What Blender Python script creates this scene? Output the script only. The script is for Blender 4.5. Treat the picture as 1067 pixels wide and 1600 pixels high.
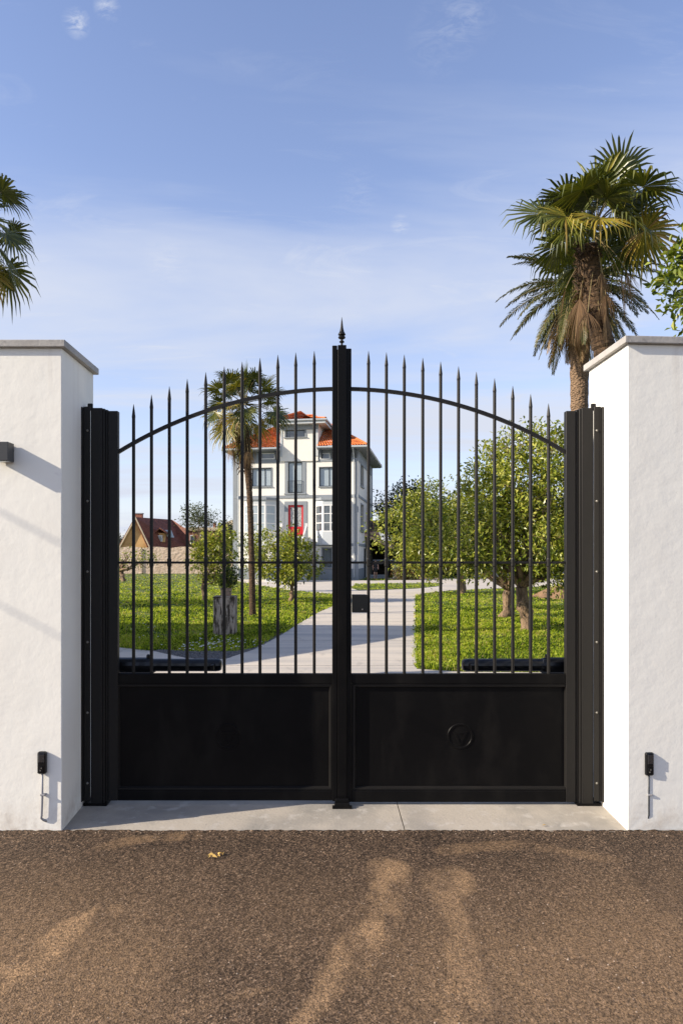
import bpy, math, random
import numpy as np
from mathutils import Vector, Matrix

for o in list(bpy.data.objects): bpy.data.objects.remove(o)
S = bpy.context.scene
COL = S.collection
R = math.radians
# ------------------------------------------------------------------ camera, sky, sun, exposure
EYE = 2.0; F = 1100.0; CX = 495.0; CY = 868.0
cam = bpy.data.cameras.new('camera'); camo = bpy.data.objects.new('camera', cam); COL.objects.link(camo)
camo.location = (0, 0, EYE); camo.rotation_euler = (R(90), 0, 0)
cam.sensor_fit = 'AUTO'; cam.sensor_width = 36; cam.lens = F/1600*36
cam.shift_x = (533.5-CX)/1600; cam.shift_y = -(800-CY)/1600
cam.clip_start = 0.05; cam.clip_end = 3000
S.camera = camo
S.render.engine = 'CYCLES'
S.view_settings.view_transform = 'Standard'; S.view_settings.look = 'None'
S.view_settings.exposure = 0.62; S.view_settings.gamma = 1.0
S.cycles.max_bounces = 8; S.cycles.transparent_max_bounces = 8

SUN = Vector((-1.0, -0.275, 0.53)).normalized()          # towards the sun
elev = math.asin(SUN.z); rot = math.atan2(SUN.x, SUN.y)
W_ = bpy.data.worlds.new('World'); S.world = W_; W_.use_nodes = True
nt = W_.node_tree; nt.nodes.clear()
def N(t, kind, **kw):
    n = t.nodes.new(kind)
    for k, v in kw.items(): setattr(n, k, v)
    return n
out = N(nt, 'ShaderNodeOutputWorld'); bg = N(nt, 'ShaderNodeBackground'); bg.inputs[1].default_value = 0.125
sky = N(nt, 'ShaderNodeTexSky', sky_type='NISHITA', sun_disc=False)
sky.sun_elevation = elev; sky.sun_rotation = rot; sky.air_density = 1.0; sky.dust_density = 0.6; sky.ozone_density = 1.6
tc = N(nt, 'ShaderNodeTexCoord')
sep = N(nt, 'ShaderNodeSeparateXYZ'); nt.links.new(tc.outputs['Generated'], sep.inputs[0])
# cloud sheet coordinates: direction projected on a high plane
zz = N(nt, 'ShaderNodeMath', operation='MAXIMUM'); nt.links.new(sep.outputs[2], zz.inputs[0]); zz.inputs[1].default_value = 0.02
za = N(nt, 'ShaderNodeMath', operation='ADD'); nt.links.new(zz.outputs[0], za.inputs[0]); za.inputs[1].default_value = 0.08
dv = N(nt, 'ShaderNodeVectorMath', operation='SCALE')
inv = N(nt, 'ShaderNodeMath', operation='DIVIDE'); inv.inputs[0].default_value = 1; nt.links.new(za.outputs[0], inv.inputs[1])
nt.links.new(tc.outputs['Generated'], dv.inputs[0]); nt.links.new(inv.outputs[0], dv.inputs['Scale'])
def noise(t, vec, scale, detail=5, rough=0.55, dist=0.0, mscale=(1,1,1), mrot=(0,0,0), mloc=(0,0,0)):
    m = N(t, 'ShaderNodeMapping'); m.inputs['Scale'].default_value = mscale; m.inputs['Rotation'].default_value = mrot; m.inputs['Location'].default_value = mloc
    t.links.new(vec, m.inputs[0])
    n = N(t, 'ShaderNodeTexNoise'); n.inputs['Scale'].default_value = scale; n.inputs['Detail'].default_value = detail
    n.inputs['Roughness'].default_value = rough; n.inputs['Distortion'].default_value = dist
    t.links.new(m.outputs[0], n.inputs['Vector']); return n
def ramp(t, src, stops, interp='LINEAR'):
    r = N(t, 'ShaderNodeValToRGB'); r.color_ramp.interpolation = interp
    e = r.color_ramp.elements
    while len(e) < len(stops): e.new(0.5)
    for i, (p, c) in enumerate(stops):
        e[i].position = p; e[i].color = (c, c, c, 1) if isinstance(c, (int, float)) else (*c, 1)
    t.links.new(src, r.inputs[0]); return r
c1 = noise(nt, dv.outputs[0], 0.8, 6, 0.55, 0.35, (0.55, 1.5, 1), (0, 0, R(-14)), (3.1, 1.0, 0))
c2 = noise(nt, dv.outputs[0], 3.0, 9, 0.68, 1.1, (0.5, 1.4, 1), (0, 0, R(25)), (0.4, 7.0, 0))
r1 = ramp(nt, c1.outputs[0], [(0.42, 0.0), (0.68, 0.75)])
r2 = ramp(nt, c2.outputs[0], [(0.56, 0.0), (0.85, 0.45)])
# haze band: thicker near the horizon, thinner overhead
hz = ramp(nt, sep.outputs[2], [(0.0, 0.60), (0.12, 0.42), (0.28, 0.34), (0.48, 0.10), (0.75, 0.03)])
ad = N(nt, 'ShaderNodeMath', operation='MULTIPLY_ADD'); nt.links.new(r1.outputs[0], ad.inputs[0]); 
el = ramp(nt, sep.outputs[2], [(0.0, 0.5), (0.18, 1.0), (0.42, 0.85), (0.62, 0.30), (0.9, 0.2)])
nt.links.new(el.outputs[0], ad.inputs[1]); nt.links.new(hz.outputs[0], ad.inputs[2])
ad2 = N(nt, 'ShaderNodeMath', operation='MULTIPLY_ADD', use_clamp=True); nt.links.new(r2.outputs[0], ad2.inputs[0]); nt.links.new(el.outputs[0], ad2.inputs[1]); nt.links.new(ad.outputs[0], ad2.inputs[2])
wn = noise(nt, dv.outputs[0], 16, 8, 0.7, 1.4, (1, 1.6, 1), (0, 0, R(35)))
wr_ = ramp(nt, wn.outputs[0], [(0.42, 0.0), (0.75, 1.0)])
acc = ad2.outputs[0]
for (px, py, rad, st_) in [(120, 35, .95, 1.2), (168, 12, .9, 1.1), (735, 18, 2.2, .32), (690, 60, 2.6, .26), (625, 351, .8, .8), (262, 410, 2.0, .3), (560, 300, 2.0, .22)]:
    v_ = Vector(((px-CX)/F, 1, -(py-CY)/F)).normalized()
    d_ = N(nt, 'ShaderNodeVectorMath', operation='DISTANCE'); nt.links.new(tc.outputs['Generated'], d_.inputs[0]); d_.inputs[1].default_value = v_
    r_ = N(nt, 'ShaderNodeMapRange'); r_.inputs[1].default_value = 0; r_.inputs[2].default_value = R(rad); r_.inputs[3].default_value = st_; r_.inputs[4].default_value = 0; nt.links.new(d_.outputs['Value'], r_.inputs[0])
    m_ = N(nt, 'ShaderNodeMath', operation='MULTIPLY_ADD', use_clamp=True); nt.links.new(r_.outputs[0], m_.inputs[0]); nt.links.new(wr_.outputs[0], m_.inputs[1]); nt.links.new(acc, m_.inputs[2]); acc = m_.outputs[0]
tint = N(nt, 'ShaderNodeMix', data_type='RGBA', blend_type='MULTIPLY'); tint.inputs[0].default_value = 1
nt.links.new(sky.outputs[0], tint.inputs[6]); tint.inputs[7].default_value = (1.20, 1.12, 1.27, 1)
mx = N(nt, 'ShaderNodeMix', data_type='RGBA'); nt.links.new(acc, mx.inputs[0]); nt.links.new(tint.outputs[2], mx.inputs[6]); mx.inputs[7].default_value = (3.75, 4.0, 4.65, 1)
nt.links.new(mx.outputs[2], bg.inputs[0]); nt.links.new(bg.outputs[0], out.inputs[0])

sl = bpy.data.lights.new('sun', 'SUN'); sl.energy = 5.0; sl.angle = R(0.5); sl.color = (1.0, 0.88, 0.72)
so = bpy.data.objects.new('sun', sl); COL.objects.link(so); so.rotation_euler = SUN.to_track_quat('Z', 'Y').to_euler(); so.location = (-20, -5, 20)

# ------------------------------------------------------------------ helpers
def at(px, py, Y): return Vector(((px-CX)/F*Y, Y, EYE-(py-CY)/F*Y))
def G(px, py, z=0.0):
    Y = (EYE-z)*F/(py-CY); return ((px-CX)/F*Y, Y)
def org(p):
    v = Vector((0, 0, 0))
    while p is not None: v = v + p.location; p = p.parent
    return v
def tag(o, label=None, cat=None, group=None, kind=None):
    if label: o['label'] = label
    if cat: o['category'] = cat
    if group: o['group'] = group
    if kind: o['kind'] = kind
    return o
def thing(name, loc, label, cat, group=None):
    o = bpy.data.objects.new(name, None); COL.objects.link(o); o.location = loc; o.empty_display_size = 0.2
    return tag(o, label, cat, group)
class MB:
    def __init__(s): s.V = []; s.Fc = []; s.T = []; s.has_t = False
    def add(s, verts, faces, t=0.5):
        b = len(s.V); s.V.extend([tuple(v) for v in verts]); s.Fc.extend([tuple(i+b for i in f) for f in faces]); s.T.extend([t]*len(verts)); return s
    def prism8(s, p, t=0.5):   # p: 4 bottom ccw then 4 top
        return s.add(p, [(3,2,1,0), (4,5,6,7), (0,1,5,4), (1,2,6,5), (2,3,7,6), (3,0,4,7)], t)
    def box(s, x0, x1, y0, y1, z0, z1, t=0.5):
        return s.prism8([(x0,y0,z0),(x1,y0,z0),(x1,y1,z0),(x0,y1,z0),(x0,y0,z1),(x1,y0,z1),(x1,y1,z1),(x0,y1,z1)], t)
    def cbox(s, x0, x1, y0, y1, z0, z1, c=0.003):   # box with chamfered vertical+horizontal front edges
        r = [(x0+c,y0,), (x1-c,y0), (x1,y0+c), (x1,y1-c), (x1-c,y1), (x0+c,y1), (x0,y1-c), (x0,y0+c)]
        n = 8; V = []
        def ring(z, q):
            cx, cy = (x0+x1)/2, (y0+y1)/2
            for (x, y) in r: V.append((x+(q if x < cx else -q), y+(q if y < cy else -q), z))
        ring(z0, c); ring(z0+c, 0); ring(z1-c, 0); ring(z1, c)
        Fs = [tuple(range(n))[::-1], tuple(range(3*n, 4*n))]
        for k in range(3):
            for i in range(n): Fs.append((k*n+i, k*n+(i+1) % n, (k+1)*n+(i+1) % n, (k+1)*n+i))
        return s.add(V, Fs)
    def tube(s, pts, rad, n=8, t=0.5, cap=True, sq=False):
        pts = [Vector(p) for p in pts]
        if not hasattr(rad, '__len__'): rad = [rad]*len(pts)
        V = []; prev = None
        for i, p in enumerate(pts):
            d = (pts[min(i+1, len(pts)-1)]-pts[max(i-1, 0)]).normalized()
            if prev is None: a = d.orthogonal().normalized() if not sq else Vector((1,0,0)).cross(d).normalized() if abs(d.x) < .9 else Vector((0,1,0)).cross(d).normalized()
            else:
                a = (prev-d*prev.dot(d)).normalized()
            prev = a; b = d.cross(a)
            for k in range(n):
                th = 2*math.pi*(k+(.5 if sq else 0))/n; V.append(p+(a*math.cos(th)+b*math.sin(th))*rad[i])
        Fs = []
        for i in range(len(pts)-1):
            for k in range(n): Fs.append((i*n+k, i*n+(k+1) % n, (i+1)*n+(k+1) % n, (i+1)*n+k))
        if cap: Fs.append(tuple(range(n))[::-1]); Fs.append(tuple(range((len(pts)-1)*n, len(pts)*n)))
        return s.add(V, Fs, t)
    def lathe(s, c, prof, n=20, t=0.5):
        V = []; Fs = []
        for (r, z) in prof:
            for k in range(n):
                a = 2*math.pi*k/n; V.append((c[0]+r*math.cos(a), c[1]+r*math.sin(a), c[2]+z))
        for i in range(len(prof)-1):
            for k in range(n): Fs.append((i*n+k, i*n+(k+1) % n, (i+1)*n+(k+1) % n, (i+1)*n+k))
        Fs.append(tuple(range(n))[::-1]); Fs.append(tuple(range((len(prof)-1)*n, len(prof)*n)))
        return s.add(V, Fs, t)
    def poly(s, xy, z0, z1):  # extruded polygon
        n = len(xy); V = [(x, y, z0) for x, y in xy]+[(x, y, z1) for x, y in xy]
        Fs = [tuple(range(n))[::-1], tuple(range(n, 2*n))]+[(i, (i+1) % n, n+(i+1) % n, n+i) for i in range(n)]
        return s.add(V, Fs)
    def arr(s, A, faces, T):   # A (n,k,3), faces on k verts, T (n,)
        n, k, _ = A.shape; b = len(s.V)
        s.V.extend(map(tuple, A.reshape(-1, 3).tolist())); s.T.extend(np.repeat(T, k).tolist())
        for f in faces:
            idx = (np.arange(n)[:, None]*k+np.array(f)[None, :]+b).tolist(); s.Fc.extend(map(tuple, idx))
        return s
    def build(s, name, mat, parent=None, smooth=False, tints=False, bevel=0):
        o0 = org(parent); me = bpy.data.meshes.new(name)
        V = np.array(s.V, dtype=float)-np.array(o0)
        me.from_pydata(V.tolist(), [], s.Fc); me.update()
        if tints:
            a = me.attributes.new('tint', 'FLOAT', 'POINT'); a.data.foreach_set('value', np.array(s.T, dtype=np.float32))
        if smooth: me.polygons.foreach_set('use_smooth', [True]*len(me.polygons))
        me.materials.append(mat)
        o = bpy.data.objects.new(name, me); COL.objects.link(o)
        if parent: o.parent = parent
        if bevel:
            m = o.modifiers.new('bevel', 'BEVEL'); m.width = bevel; m.segments = 2; m.limit_method = 'ANGLE'
        return o

# ------------------------------------------------------------------ materials
def mat(name, col, rough=0.7, metal=0.0, spec=0.5, var=None, bump=None, tint=None, translucent=0.0, coat=0.0):
    """var=(scale, strength, col2, lo, hi)  bump=[(scale, dist, kind)] tint=[(pos,col)..]"""
    m = bpy.data.materials.new(name); m.use_nodes = True; t = m.node_tree; b = t.nodes['Principled BSDF']
    b.inputs['Base Color'].default_value = (*col, 1); b.inputs['Roughness'].default_value = rough; b.inputs['Metallic'].default_value = metal
    b.inputs['Specular IOR Level'].default_value = spec; b.inputs['Coat Weight'].default_value = coat
    tcn = N(t, 'ShaderNodeTexCoord'); vec = tcn.outputs['Object']
    src = None
    if tint:
        at_ = N(t, 'ShaderNodeAttribute', attribute_name='tint'); src = ramp(t, at_.outputs['Fac'], tint).outputs[0]
    if var:
        for (sc, c2, lo, hi, ms) in var:
            n = noise(t, vec, sc, 6, 0.6, 0.2, ms); rr = ramp(t, n.outputs[0], [(lo, 0.0), (hi, 1.0)])
            mm = N(t, 'ShaderNodeMix', data_type='RGBA'); t.links.new(rr.outputs[0], mm.inputs[0])
            if src is None: mm.inputs[6].default_value = (*col, 1)
            else: t.links.new(src, mm.inputs[6])
            mm.inputs[7].default_value = (*c2, 1); src = mm.outputs[2]
    if src is not None: t.links.new(src, b.inputs['Base Color'])
    if bump:
        last = None
        for (sc, dist, kind, ms) in bump:
            if kind == 'v':
                mp = N(t, 'ShaderNodeMapping'); mp.inputs['Scale'].default_value = ms; t.links.new(vec, mp.inputs[0])
                n = N(t, 'ShaderNodeTexVoronoi'); n.inputs['Scale'].default_value = sc; t.links.new(mp.outputs[0], n.inputs['Vector']); o_ = n.outputs['Distance']
            else:
                n = noise(t, vec, sc, 6, 0.6, 0.0, ms); o_ = n.outputs[0]
            bp = N(t, 'ShaderNodeBump'); bp.inputs['Strength'].default_value = 1.0; bp.inputs['Distance'].default_value = dist
            t.links.new(o_, bp.inputs['Height'])
            if last: t.links.new(last, bp.inputs['Normal'])
            last = bp.outputs[0]
        t.links.new(last, b.inputs['Normal'])
    if translucent:
        tr = N(t, 'ShaderNodeBsdfTranslucent'); ms_ = N(t, 'ShaderNodeMixShader'); ms_.inputs[0].default_value = translucent
        if src is not None:
            g = N(t, 'ShaderNodeMix', data_type='RGBA', blend_type='MULTIPLY'); g.inputs[0].default_value = 1
            t.links.new(src, g.inputs[6]); g.inputs[7].default_value = (1.35, 1.25, 0.55, 1); t.links.new(g.outputs[2], tr.inputs[0])
        else: tr.inputs[0].default_value = (*col, 1)
        t.links.new(b.outputs[0], ms_.inputs[1]); t.links.new(tr.outputs[0], ms_.inputs[2])
        t.links.new(ms_.outputs[0], t.nodes['Material Output'].inputs[0])
    return m
O3 = (1, 1, 1)
M = {}
M['plaster'] = mat('white_plaster', (0.865, 0.85, 0.78), 0.85, spec=0.2,
    var=[(1.6, (0.82, 0.80, 0.73), 0.45, 0.75, O3), (14, (0.76, 0.73, 0.69), 0.66, 0.80, O3), (3.0, (0.72, 0.69, 0.64), 0.66, 0.86, (1, 1, .25))],
    bump=[(1.6, 0.008, 'n', O3), (9, 0.0022, 'n', O3), (60, 0.0003, 'n', O3)])
M['coping'] = mat('coping_stone', (0.40, 0.385, 0.36), 0.8, var=[(3, (0.27, 0.26, 0.25), 0.45, 0.7, O3), (20, (0.22, 0.21, 0.20), 0.6, 0.75, O3), (1.5, (0.5, 0.46, 0.40), 0.5, 0.8, O3)], bump=[(40, 0.003, 'n', O3)])
M['black'] = mat('black_powder_coat', (0.0040, 0.0039, 0.0042), 0.42, spec=0.11, var=[(2.5, (0.0065, 0.006, 0.006), 0.5, 0.8, O3), (60, (0.03, 0.027, 0.024), 0.75, 0.82, O3), (4, (0.013, 0.012, 0.011), 0.5, 0.85, (1, 1, .35))], bump=[(420, 0.0004, 'n', O3), (3, 0.0012, 'n', O3)])
M['steel'] = mat('charcoal_steel_paint', (0.0125, 0.0118, 0.0112), 0.46, spec=0.22, var=[(3, (0.018, 0.0165, 0.015), 0.5, 0.8, (1, 1, .4)), (70, (0.05, 0.045, 0.04), 0.76, 0.83, O3)], bump=[(300, 0.0004, 'n', O3)])
M['blackpl'] = mat('black_plastic', (0.006, 0.0065, 0.0075), 0.30, spec=0.4, bump=[(300, 0.0002, 'n', O3)])
M['lampgrey'] = mat('anthracite_lamp', (0.035, 0.038, 0.042), 0.45, bump=[(300, 0.0003, 'n', O3)])
M['bolt'] = mat('zinc_bolt', (0.20, 0.19, 0.17), 0.45, metal=0.5, bump=[(80, 0.001, 'n', O3)])
M['lens'] = mat('lens_dark', (0.02, 0.022, 0.026), 0.08, coat=1.0)
M['conduit'] = mat('grey_conduit', (0.30, 0.30, 0.31), 0.5, bump=[(60, 0.001, 'n', O3)])
M['concrete'] = mat('sill_concrete', (0.40, 0.36, 0.305), 0.85, var=[(1.4, (0.25, 0.235, 0.21), 0.42, 0.65, O3), (7, (0.46, 0.43, 0.39), 0.55, 0.72, O3), (30, (0.20, 0.19, 0.18), 0.64, 0.76, O3)], bump=[(50, 0.003, 'n', O3), (6, 0.004, 'n', O3)])
M['paving'] = mat('driveway_concrete', (0.56, 0.50, 0.415), 0.85, var=[(0.7, (0.36, 0.34, 0.31), 0.45, 0.7, (.25, 2, 1)), (6, (0.48, 0.44, 0.38), 0.55, 0.75, (.3, 1.5, 1)), (2.2, (0.28, 0.255, 0.225), 0.60, 0.80, (1.4, .5, 1))], bump=[(14, 0.003, 'n', (.3, 2, 1)), (60, 0.004, 'n', O3)])
M['gravel'] = mat('grey_gravel', (0.17, 0.165, 0.16), 0.9, var=[(30, (0.08, 0.08, 0.08), 0.45, 0.6, O3)], bump=[(25, 0.03, 'v', O3)])
M['soil'] = mat('lawn_soil', (0.06, 0.075, 0.018), 0.95, var=[(0.8, (0.10, 0.14, 0.022), 0.4, 0.65, O3), (7, (0.065, 0.05, 0.028), 0.62, 0.78, O3)], bump=[(9, 0.05, 'n', O3)])
M['grass'] = mat('grass_blades', (0.06, 0.11, 0.015), 0.6, spec=0.25, tint=[(0, (0.020, 0.048, 0.004)), (0.32, (0.16, 0.26, 0.012)), (0.65, (0.44, 0.53, 0.030)), (0.93, (0.62, 0.66, 0.12)), (1, (0.42, 0.34, 0.13))], translucent=0.45)
M['petal'] = mat('white_petals', (0.75, 0.75, 0.72), 0.7, bump=[(50, 0.001, 'n', O3)])
LT = [(0, (0.022, 0.042, 0.006)), (0.33, (0.085, 0.125, 0.012)), (0.62, (0.28, 0.33, 0.036)), (1, (0.56, 0.54, 0.12))]
M['leafA'] = mat('fruit_tree_leaves', (0.05, 0.08, 0.01), 0.36, spec=0.5, tint=LT, translucent=0.32)
M['leafdark'] = mat('dark_leaves', (0.02, 0.035, 0.01), 0.5, tint=[(0, (0.008, 0.018, 0.006)), (1, (0.035, 0.055, 0.014))], translucent=0.15)
M['leafred'] = mat('reddish_leaves', (0.1, 0.06, 0.03), 0.5, tint=[(0, (0.05, 0.06, 0.015)), (0.5, (0.11, 0.10, 0.02)), (1, (0.22, 0.09, 0.04))], translucent=0.25)
M['leafpale'] = mat('grey_green_leaves', (0.1, 0.12, 0.05), 0.6, tint=[(0, (0.04, 0.06, 0.02)), (1, (0.13, 0.15, 0.06))], translucent=0.25)
M['bark'] = mat('grey_bark', (0.26, 0.175, 0.105), 0.9, var=[(9, (0.09, 0.06, 0.04), 0.45, 0.62, (1, 1, .3)), (22, (0.30, 0.25, 0.19), 0.58, 0.7, O3)], bump=[(5, 0.14, 'n', (1, 1, .5)), (16, 0.05, 'n', (1, 1, .25))])
M['twig'] = mat('pale_twig', (0.17, 0.13, 0.09), 0.85, bump=[(20, 0.01, 'n', O3)])
M['palmbark'] = mat('fibrous_palm_bark', (0.125, 0.075, 0.038), 0.95, var=[(10, (0.04, 0.024, 0.014), 0.42, 0.6, (1, 1, 2.5)), (30, (0.24, 0.155, 0.085), 0.6, 0.75, (1, 1, 2))], bump=[(10, 0.05, 'n', (1, 1, 3)), (28, 0.03, 'n', (1, 1, 2))])
M['datebark'] = mat('date_palm_bark', (0.25, 0.165, 0.10), 0.95, var=[(16, (0.12, 0.08, 0.05), 0.45, 0.6, (1, 1, 2.2))], bump=[(13, 0.05, 'v', (1, 1, 2.0))])
PT = [(0, (0.018, 0.032, 0.006)), (0.4, (0.075, 0.092, 0.012)), (0.65, (0.17, 0.17, 0.022)), (0.87, (0.36, 0.27, 0.035)), (1, (0.27, 0.17, 0.06))]
M['palmleaf'] = mat('fan_palm_leaf', (0.05, 0.07, 0.01), 0.38, spec=0.6, tint=PT, translucent=0.22)
M['dateleaf'] = mat('date_palm_leaf', (0.04, 0.05, 0.015), 0.45, tint=[(0, (0.020, 0.034, 0.010)), (0.7, (0.085, 0.095, 0.026)), (1, (0.22, 0.16, 0.06))], translucent=0.18)
M['deadleaf'] = mat('dead_palm_leaf', (0.2, 0.13, 0.07), 0.85, tint=[(0, (0.05, 0.028, 0.014)), (0.6, (0.17, 0.10, 0.048)), (1, (0.40, 0.28, 0.15))], translucent=0.25)
M['petiole'] = mat('palm_stem', (0.18, 0.15, 0.05), 0.6, tint=[(0, (0.08, 0.07, 0.02)), (1, (0.28, 0.22, 0.10))])
M['hwall'] = mat('house_render_white', (0.78, 0.755, 0.69), 0.85, spec=0.2, var=[(0.5, (0.73, 0.70, 0.64), 0.45, 0.75, O3)], bump=[(30, 0.004, 'n', O3)])
M['hgrey'] = mat('house_grey_trim', (0.235, 0.26, 0.285), 0.75, var=[(0.7, (0.27, 0.29, 0.31), 0.45, 0.7, O3)], bump=[(25, 0.004, 'n', O3)])
M['hlight'] = mat('pale_grey_paint', (0.52, 0.55, 0.56), 0.6, bump=[(25, 0.002, 'n', O3)])
M['hdark'] = mat('anthracite_window_frame', (0.045, 0.055, 0.065), 0.5, bump=[(50, 0.001, 'n', O3)])
M['wframe'] = mat('white_window_frame', (0.72, 0.72, 0.70), 0.5, bump=[(50, 0.001, 'n', O3)])
M['glass'] = mat('window_glass', (0.10, 0.12, 0.135), 0.06, spec=0.9, coat=0.6, var=[(1.3, (0.05, 0.06, 0.07), 0.45, 0.6, O3)])
M['blind'] = mat('window_with_pale_blind', (0.36, 0.42, 0.46), 0.35, coat=0.5, var=[(2, (0.30, 0.36, 0.40), 0.4, 0.7, O3)])
M['reddoor'] = mat('red_door_paint', (0.50, 0.015, 0.02), 0.35, bump=[(10, 0.004, 'n', O3)])
M['frost'] = mat('frosted_door_glass', (0.42, 0.44, 0.43), 0.4, var=[(9, (0.12, 0.13, 0.13), 0.5, 0.6, O3)])
M['gutter'] = mat('gutter_metal', (0.42, 0.45, 0.47), 0.4, bump=[(30, 0.001, 'n', O3)])
M['soffit'] = mat('soffit_grey', (0.20, 0.215, 0.23), 0.7, bump=[(30, 0.002, 'n', O3)])
M['fascia'] = mat('fascia_white', (0.62, 0.62, 0.60), 0.6, bump=[(30, 0.002, 'n', O3)])
def tile_mat(name, c1, c2, c3):
    m = bpy.data.materials.new(name); m.use_nodes = True; t = m.node_tree; b = t.nodes['Principled BSDF']; b.inputs['Roughness'].default_value = 0.75
    tcn = N(t, 'ShaderNodeTexCoord')
    n = noise(t, tcn.outputs['Object'], 4.5, 4, 0.7, 0, (1, 1, 2)); rr = ramp(t, n.outputs[0], [(0.3, c1), (0.52, c2), (0.72, c3)])
    n2 = N(t, 'ShaderNodeTexVoronoi'); n2.inputs['Scale'].default_value = 3.4; t.links.new(tcn.outputs['Object'], n2.inputs['Vector'])
    mm = N(t, 'ShaderNodeMix', data_type='RGBA', blend_type='MULTIPLY'); mm.inputs[0].default_value = .55
    r2_ = ramp(t, n2.outputs['Color'], [(0.2, 0.45), (0.6, 1.0)])
    t.links.new(rr.outputs[0], mm.inputs[6]); t.links.new(r2_.outputs[0], mm.inputs[7]); t.links.new(mm.outputs[2], b.inputs['Base Color'])
    bp = N(t, 'ShaderNodeBump'); bp.inputs['Distance'].default_value = .03; t.links.new(n2.outputs['Distance'], bp.inputs['Height']); t.links.new(bp.outputs[0], b.inputs['Normal'])
    return m
M['tile'] = tile_mat('orange_clay_tile', (0.42, 0.085, 0.02), (0.62, 0.16, 0.035), (0.78, 0.28, 0.07))
M['tiledark'] = tile_mat('maroon_tile', (0.13, 0.038, 0.022), (0.19, 0.060, 0.034), (0.27, 0.095, 0.05))
M['tilebrown'] = tile_mat('brown_tile', (0.10, 0.065, 0.045), (0.16, 0.10, 0.07), (0.22, 0.15, 0.10))
M['ochre'] = mat('ochre_render', (0.66, 0.41, 0.17), 0.85, var=[(0.7, (0.45, 0.24, 0.08), 0.4, 0.7, O3)], bump=[(10, 0.01, 'n', O3)])
M['cream'] = mat('cream_render', (0.62, 0.52, 0.36), 0.85, var=[(0.7, (0.52, 0.42, 0.28), 0.4, 0.7, O3)], bump=[(10, 0.01, 'n', O3)])
M['brick'] = mat('red_brick', (0.24, 0.09, 0.055), 0.85, var=[(5, (0.32, 0.15, 0.10), 0.45, 0.6, O3)], bump=[(10, 0.01, 'n', O3)])
M['stone'] = mat('rubble_stone', (0.62, 0.49, 0.38), 0.95, var=[(1.2, (0.50, 0.38, 0.28), 0.42, 0.6, O3), (4.5, (0.72, 0.62, 0.51), 0.55, 0.68, O3), (8, (0.13, 0.11, 0.09), 0.62, 0.7, O3)], bump=[(3.5, 0.035, 'v', (1, 1, 1.6))])
M['plinth'] = mat('weathered_plinth', (0.42, 0.35, 0.28), 0.95, var=[(6, (0.06, 0.045, 0.032), 0.45, 0.55, (2.4, 2.4, .45)), (14, (0.55, 0.5, 0.43), 0.58, 0.7, (1, 1, .5))], bump=[(9, 0.03, 'n', (2, 2, .4))])
M['pot'] = mat('terracotta_pot', (0.36, 0.27, 0.20), 0.85, var=[(8, (0.25, 0.18, 0.13), 0.45, 0.6, O3)], bump=[(20, 0.005, 'n', O3)])
M['darkwood'] = mat('dark_shed_timber', (0.030, 0.026, 0.022), 0.8, var=[(4, (0.05, 0.04, 0.03), 0.45, 0.6, (3, 3, .3))], bump=[(10, 0.01, 'n', O3)])
M['pinkbeam'] = mat('pale_rafter_board', (0.50, 0.33, 0.24), 0.7, bump=[(10, 0.01, 'n', O3)])
M['bluewhite'] = mat('grey_enamel', (0.30, 0.34, 0.38), 0.5, bump=[(10, 0.002, 'n', O3)])
M['yleaf'] = mat('dry_yellow_leaf', (0.55, 0.36, 0.10), 0.7, bump=[(60, 0.002, 'n', O3)])
M['skin'] = mat('skin', (0.45, 0.26, 0.18), 0.6, bump=[(60, 0.0005, 'n', O3)])
M['darkcloth'] = mat('dark_cloth', (0.02, 0.02, 0.024), 0.9, bump=[(90, 0.001, 'n', O3)])
M['hair'] = mat('dark_hair', (0.02, 0.014, 0.01), 0.7, bump=[(90, 0.002, 'n', O3)])
M['mound'] = mat('bare_earth', (0.25, 0.15, 0.08), 0.95, var=[(4, (0.16, 0.10, 0.055), 0.45, 0.6, O3)], bump=[(8, 0.04, 'n', O3)])
M['wood'] = mat('pole_wood', (0.12, 0.09, 0.06), 0.9, bump=[(12, 0.01, 'n', (1, 1, .2))])

# ------------------------------------------------------------------ noise in numpy
rng = np.random.default_rng(7); rnd = random.Random(5)
_lat = rng.random((256, 256))
def vnoise(x, y):
    xi = np.floor(x).astype(int); yi = np.floor(y).astype(int); fx = x-xi; fy = y-yi
    fx = fx*fx*(3-2*fx); fy = fy*fy*(3-2*fy)
    g = lambda a, b: _lat[a % 256, b % 256]
    return (g(xi, yi)*(1-fx)+g(xi+1, yi)*fx)*(1-fy)+(g(xi, yi+1)*(1-fx)+g(xi+1, yi+1)*fx)*fy
def fbm(x, y, o=4):
    s = 0; a = .5; t = 0
    for k in range(o): s = s+a*vnoise(x*2**k+17*k, y*2**k+31*k); t += a; a *= .5
    return s/t
def inpoly(x, y, P):
    r = np.zeros(x.shape, bool); n = len(P)
    for i in range(n):
        x0, y0 = P[i]; x1, y1 = P[(i+1) % n]
        if y0 == y1: continue
        c = ((y0 > y) != (y1 > y)) & (x < (x1-x0)*(y-y0)/(y1-y0)+x0); r ^= c
    return r

YF = 5.104; YG = YF*1.0925; YB = YF*1.144
gs = YG/F
def gx(px): return (px-CX)*gs
def gz(py): return EYE-(py-CY)*gs

# ================================================================== SETTING: grounds
def sheet(name, P, z, m, z0=None):
    b = MB(); n = len(P)
    if z0 is None: b.add([(x, y, z) for x, y in P], [tuple(range(n))])
    else: b.poly(P, z0, z)
    o = b.build(name, m); tag(o, kind='structure'); return o
sheet('ground', [(-900, -200), (900, -200), (900, 1500), (-900, 1500)], -0.06, M['soil'])
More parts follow.
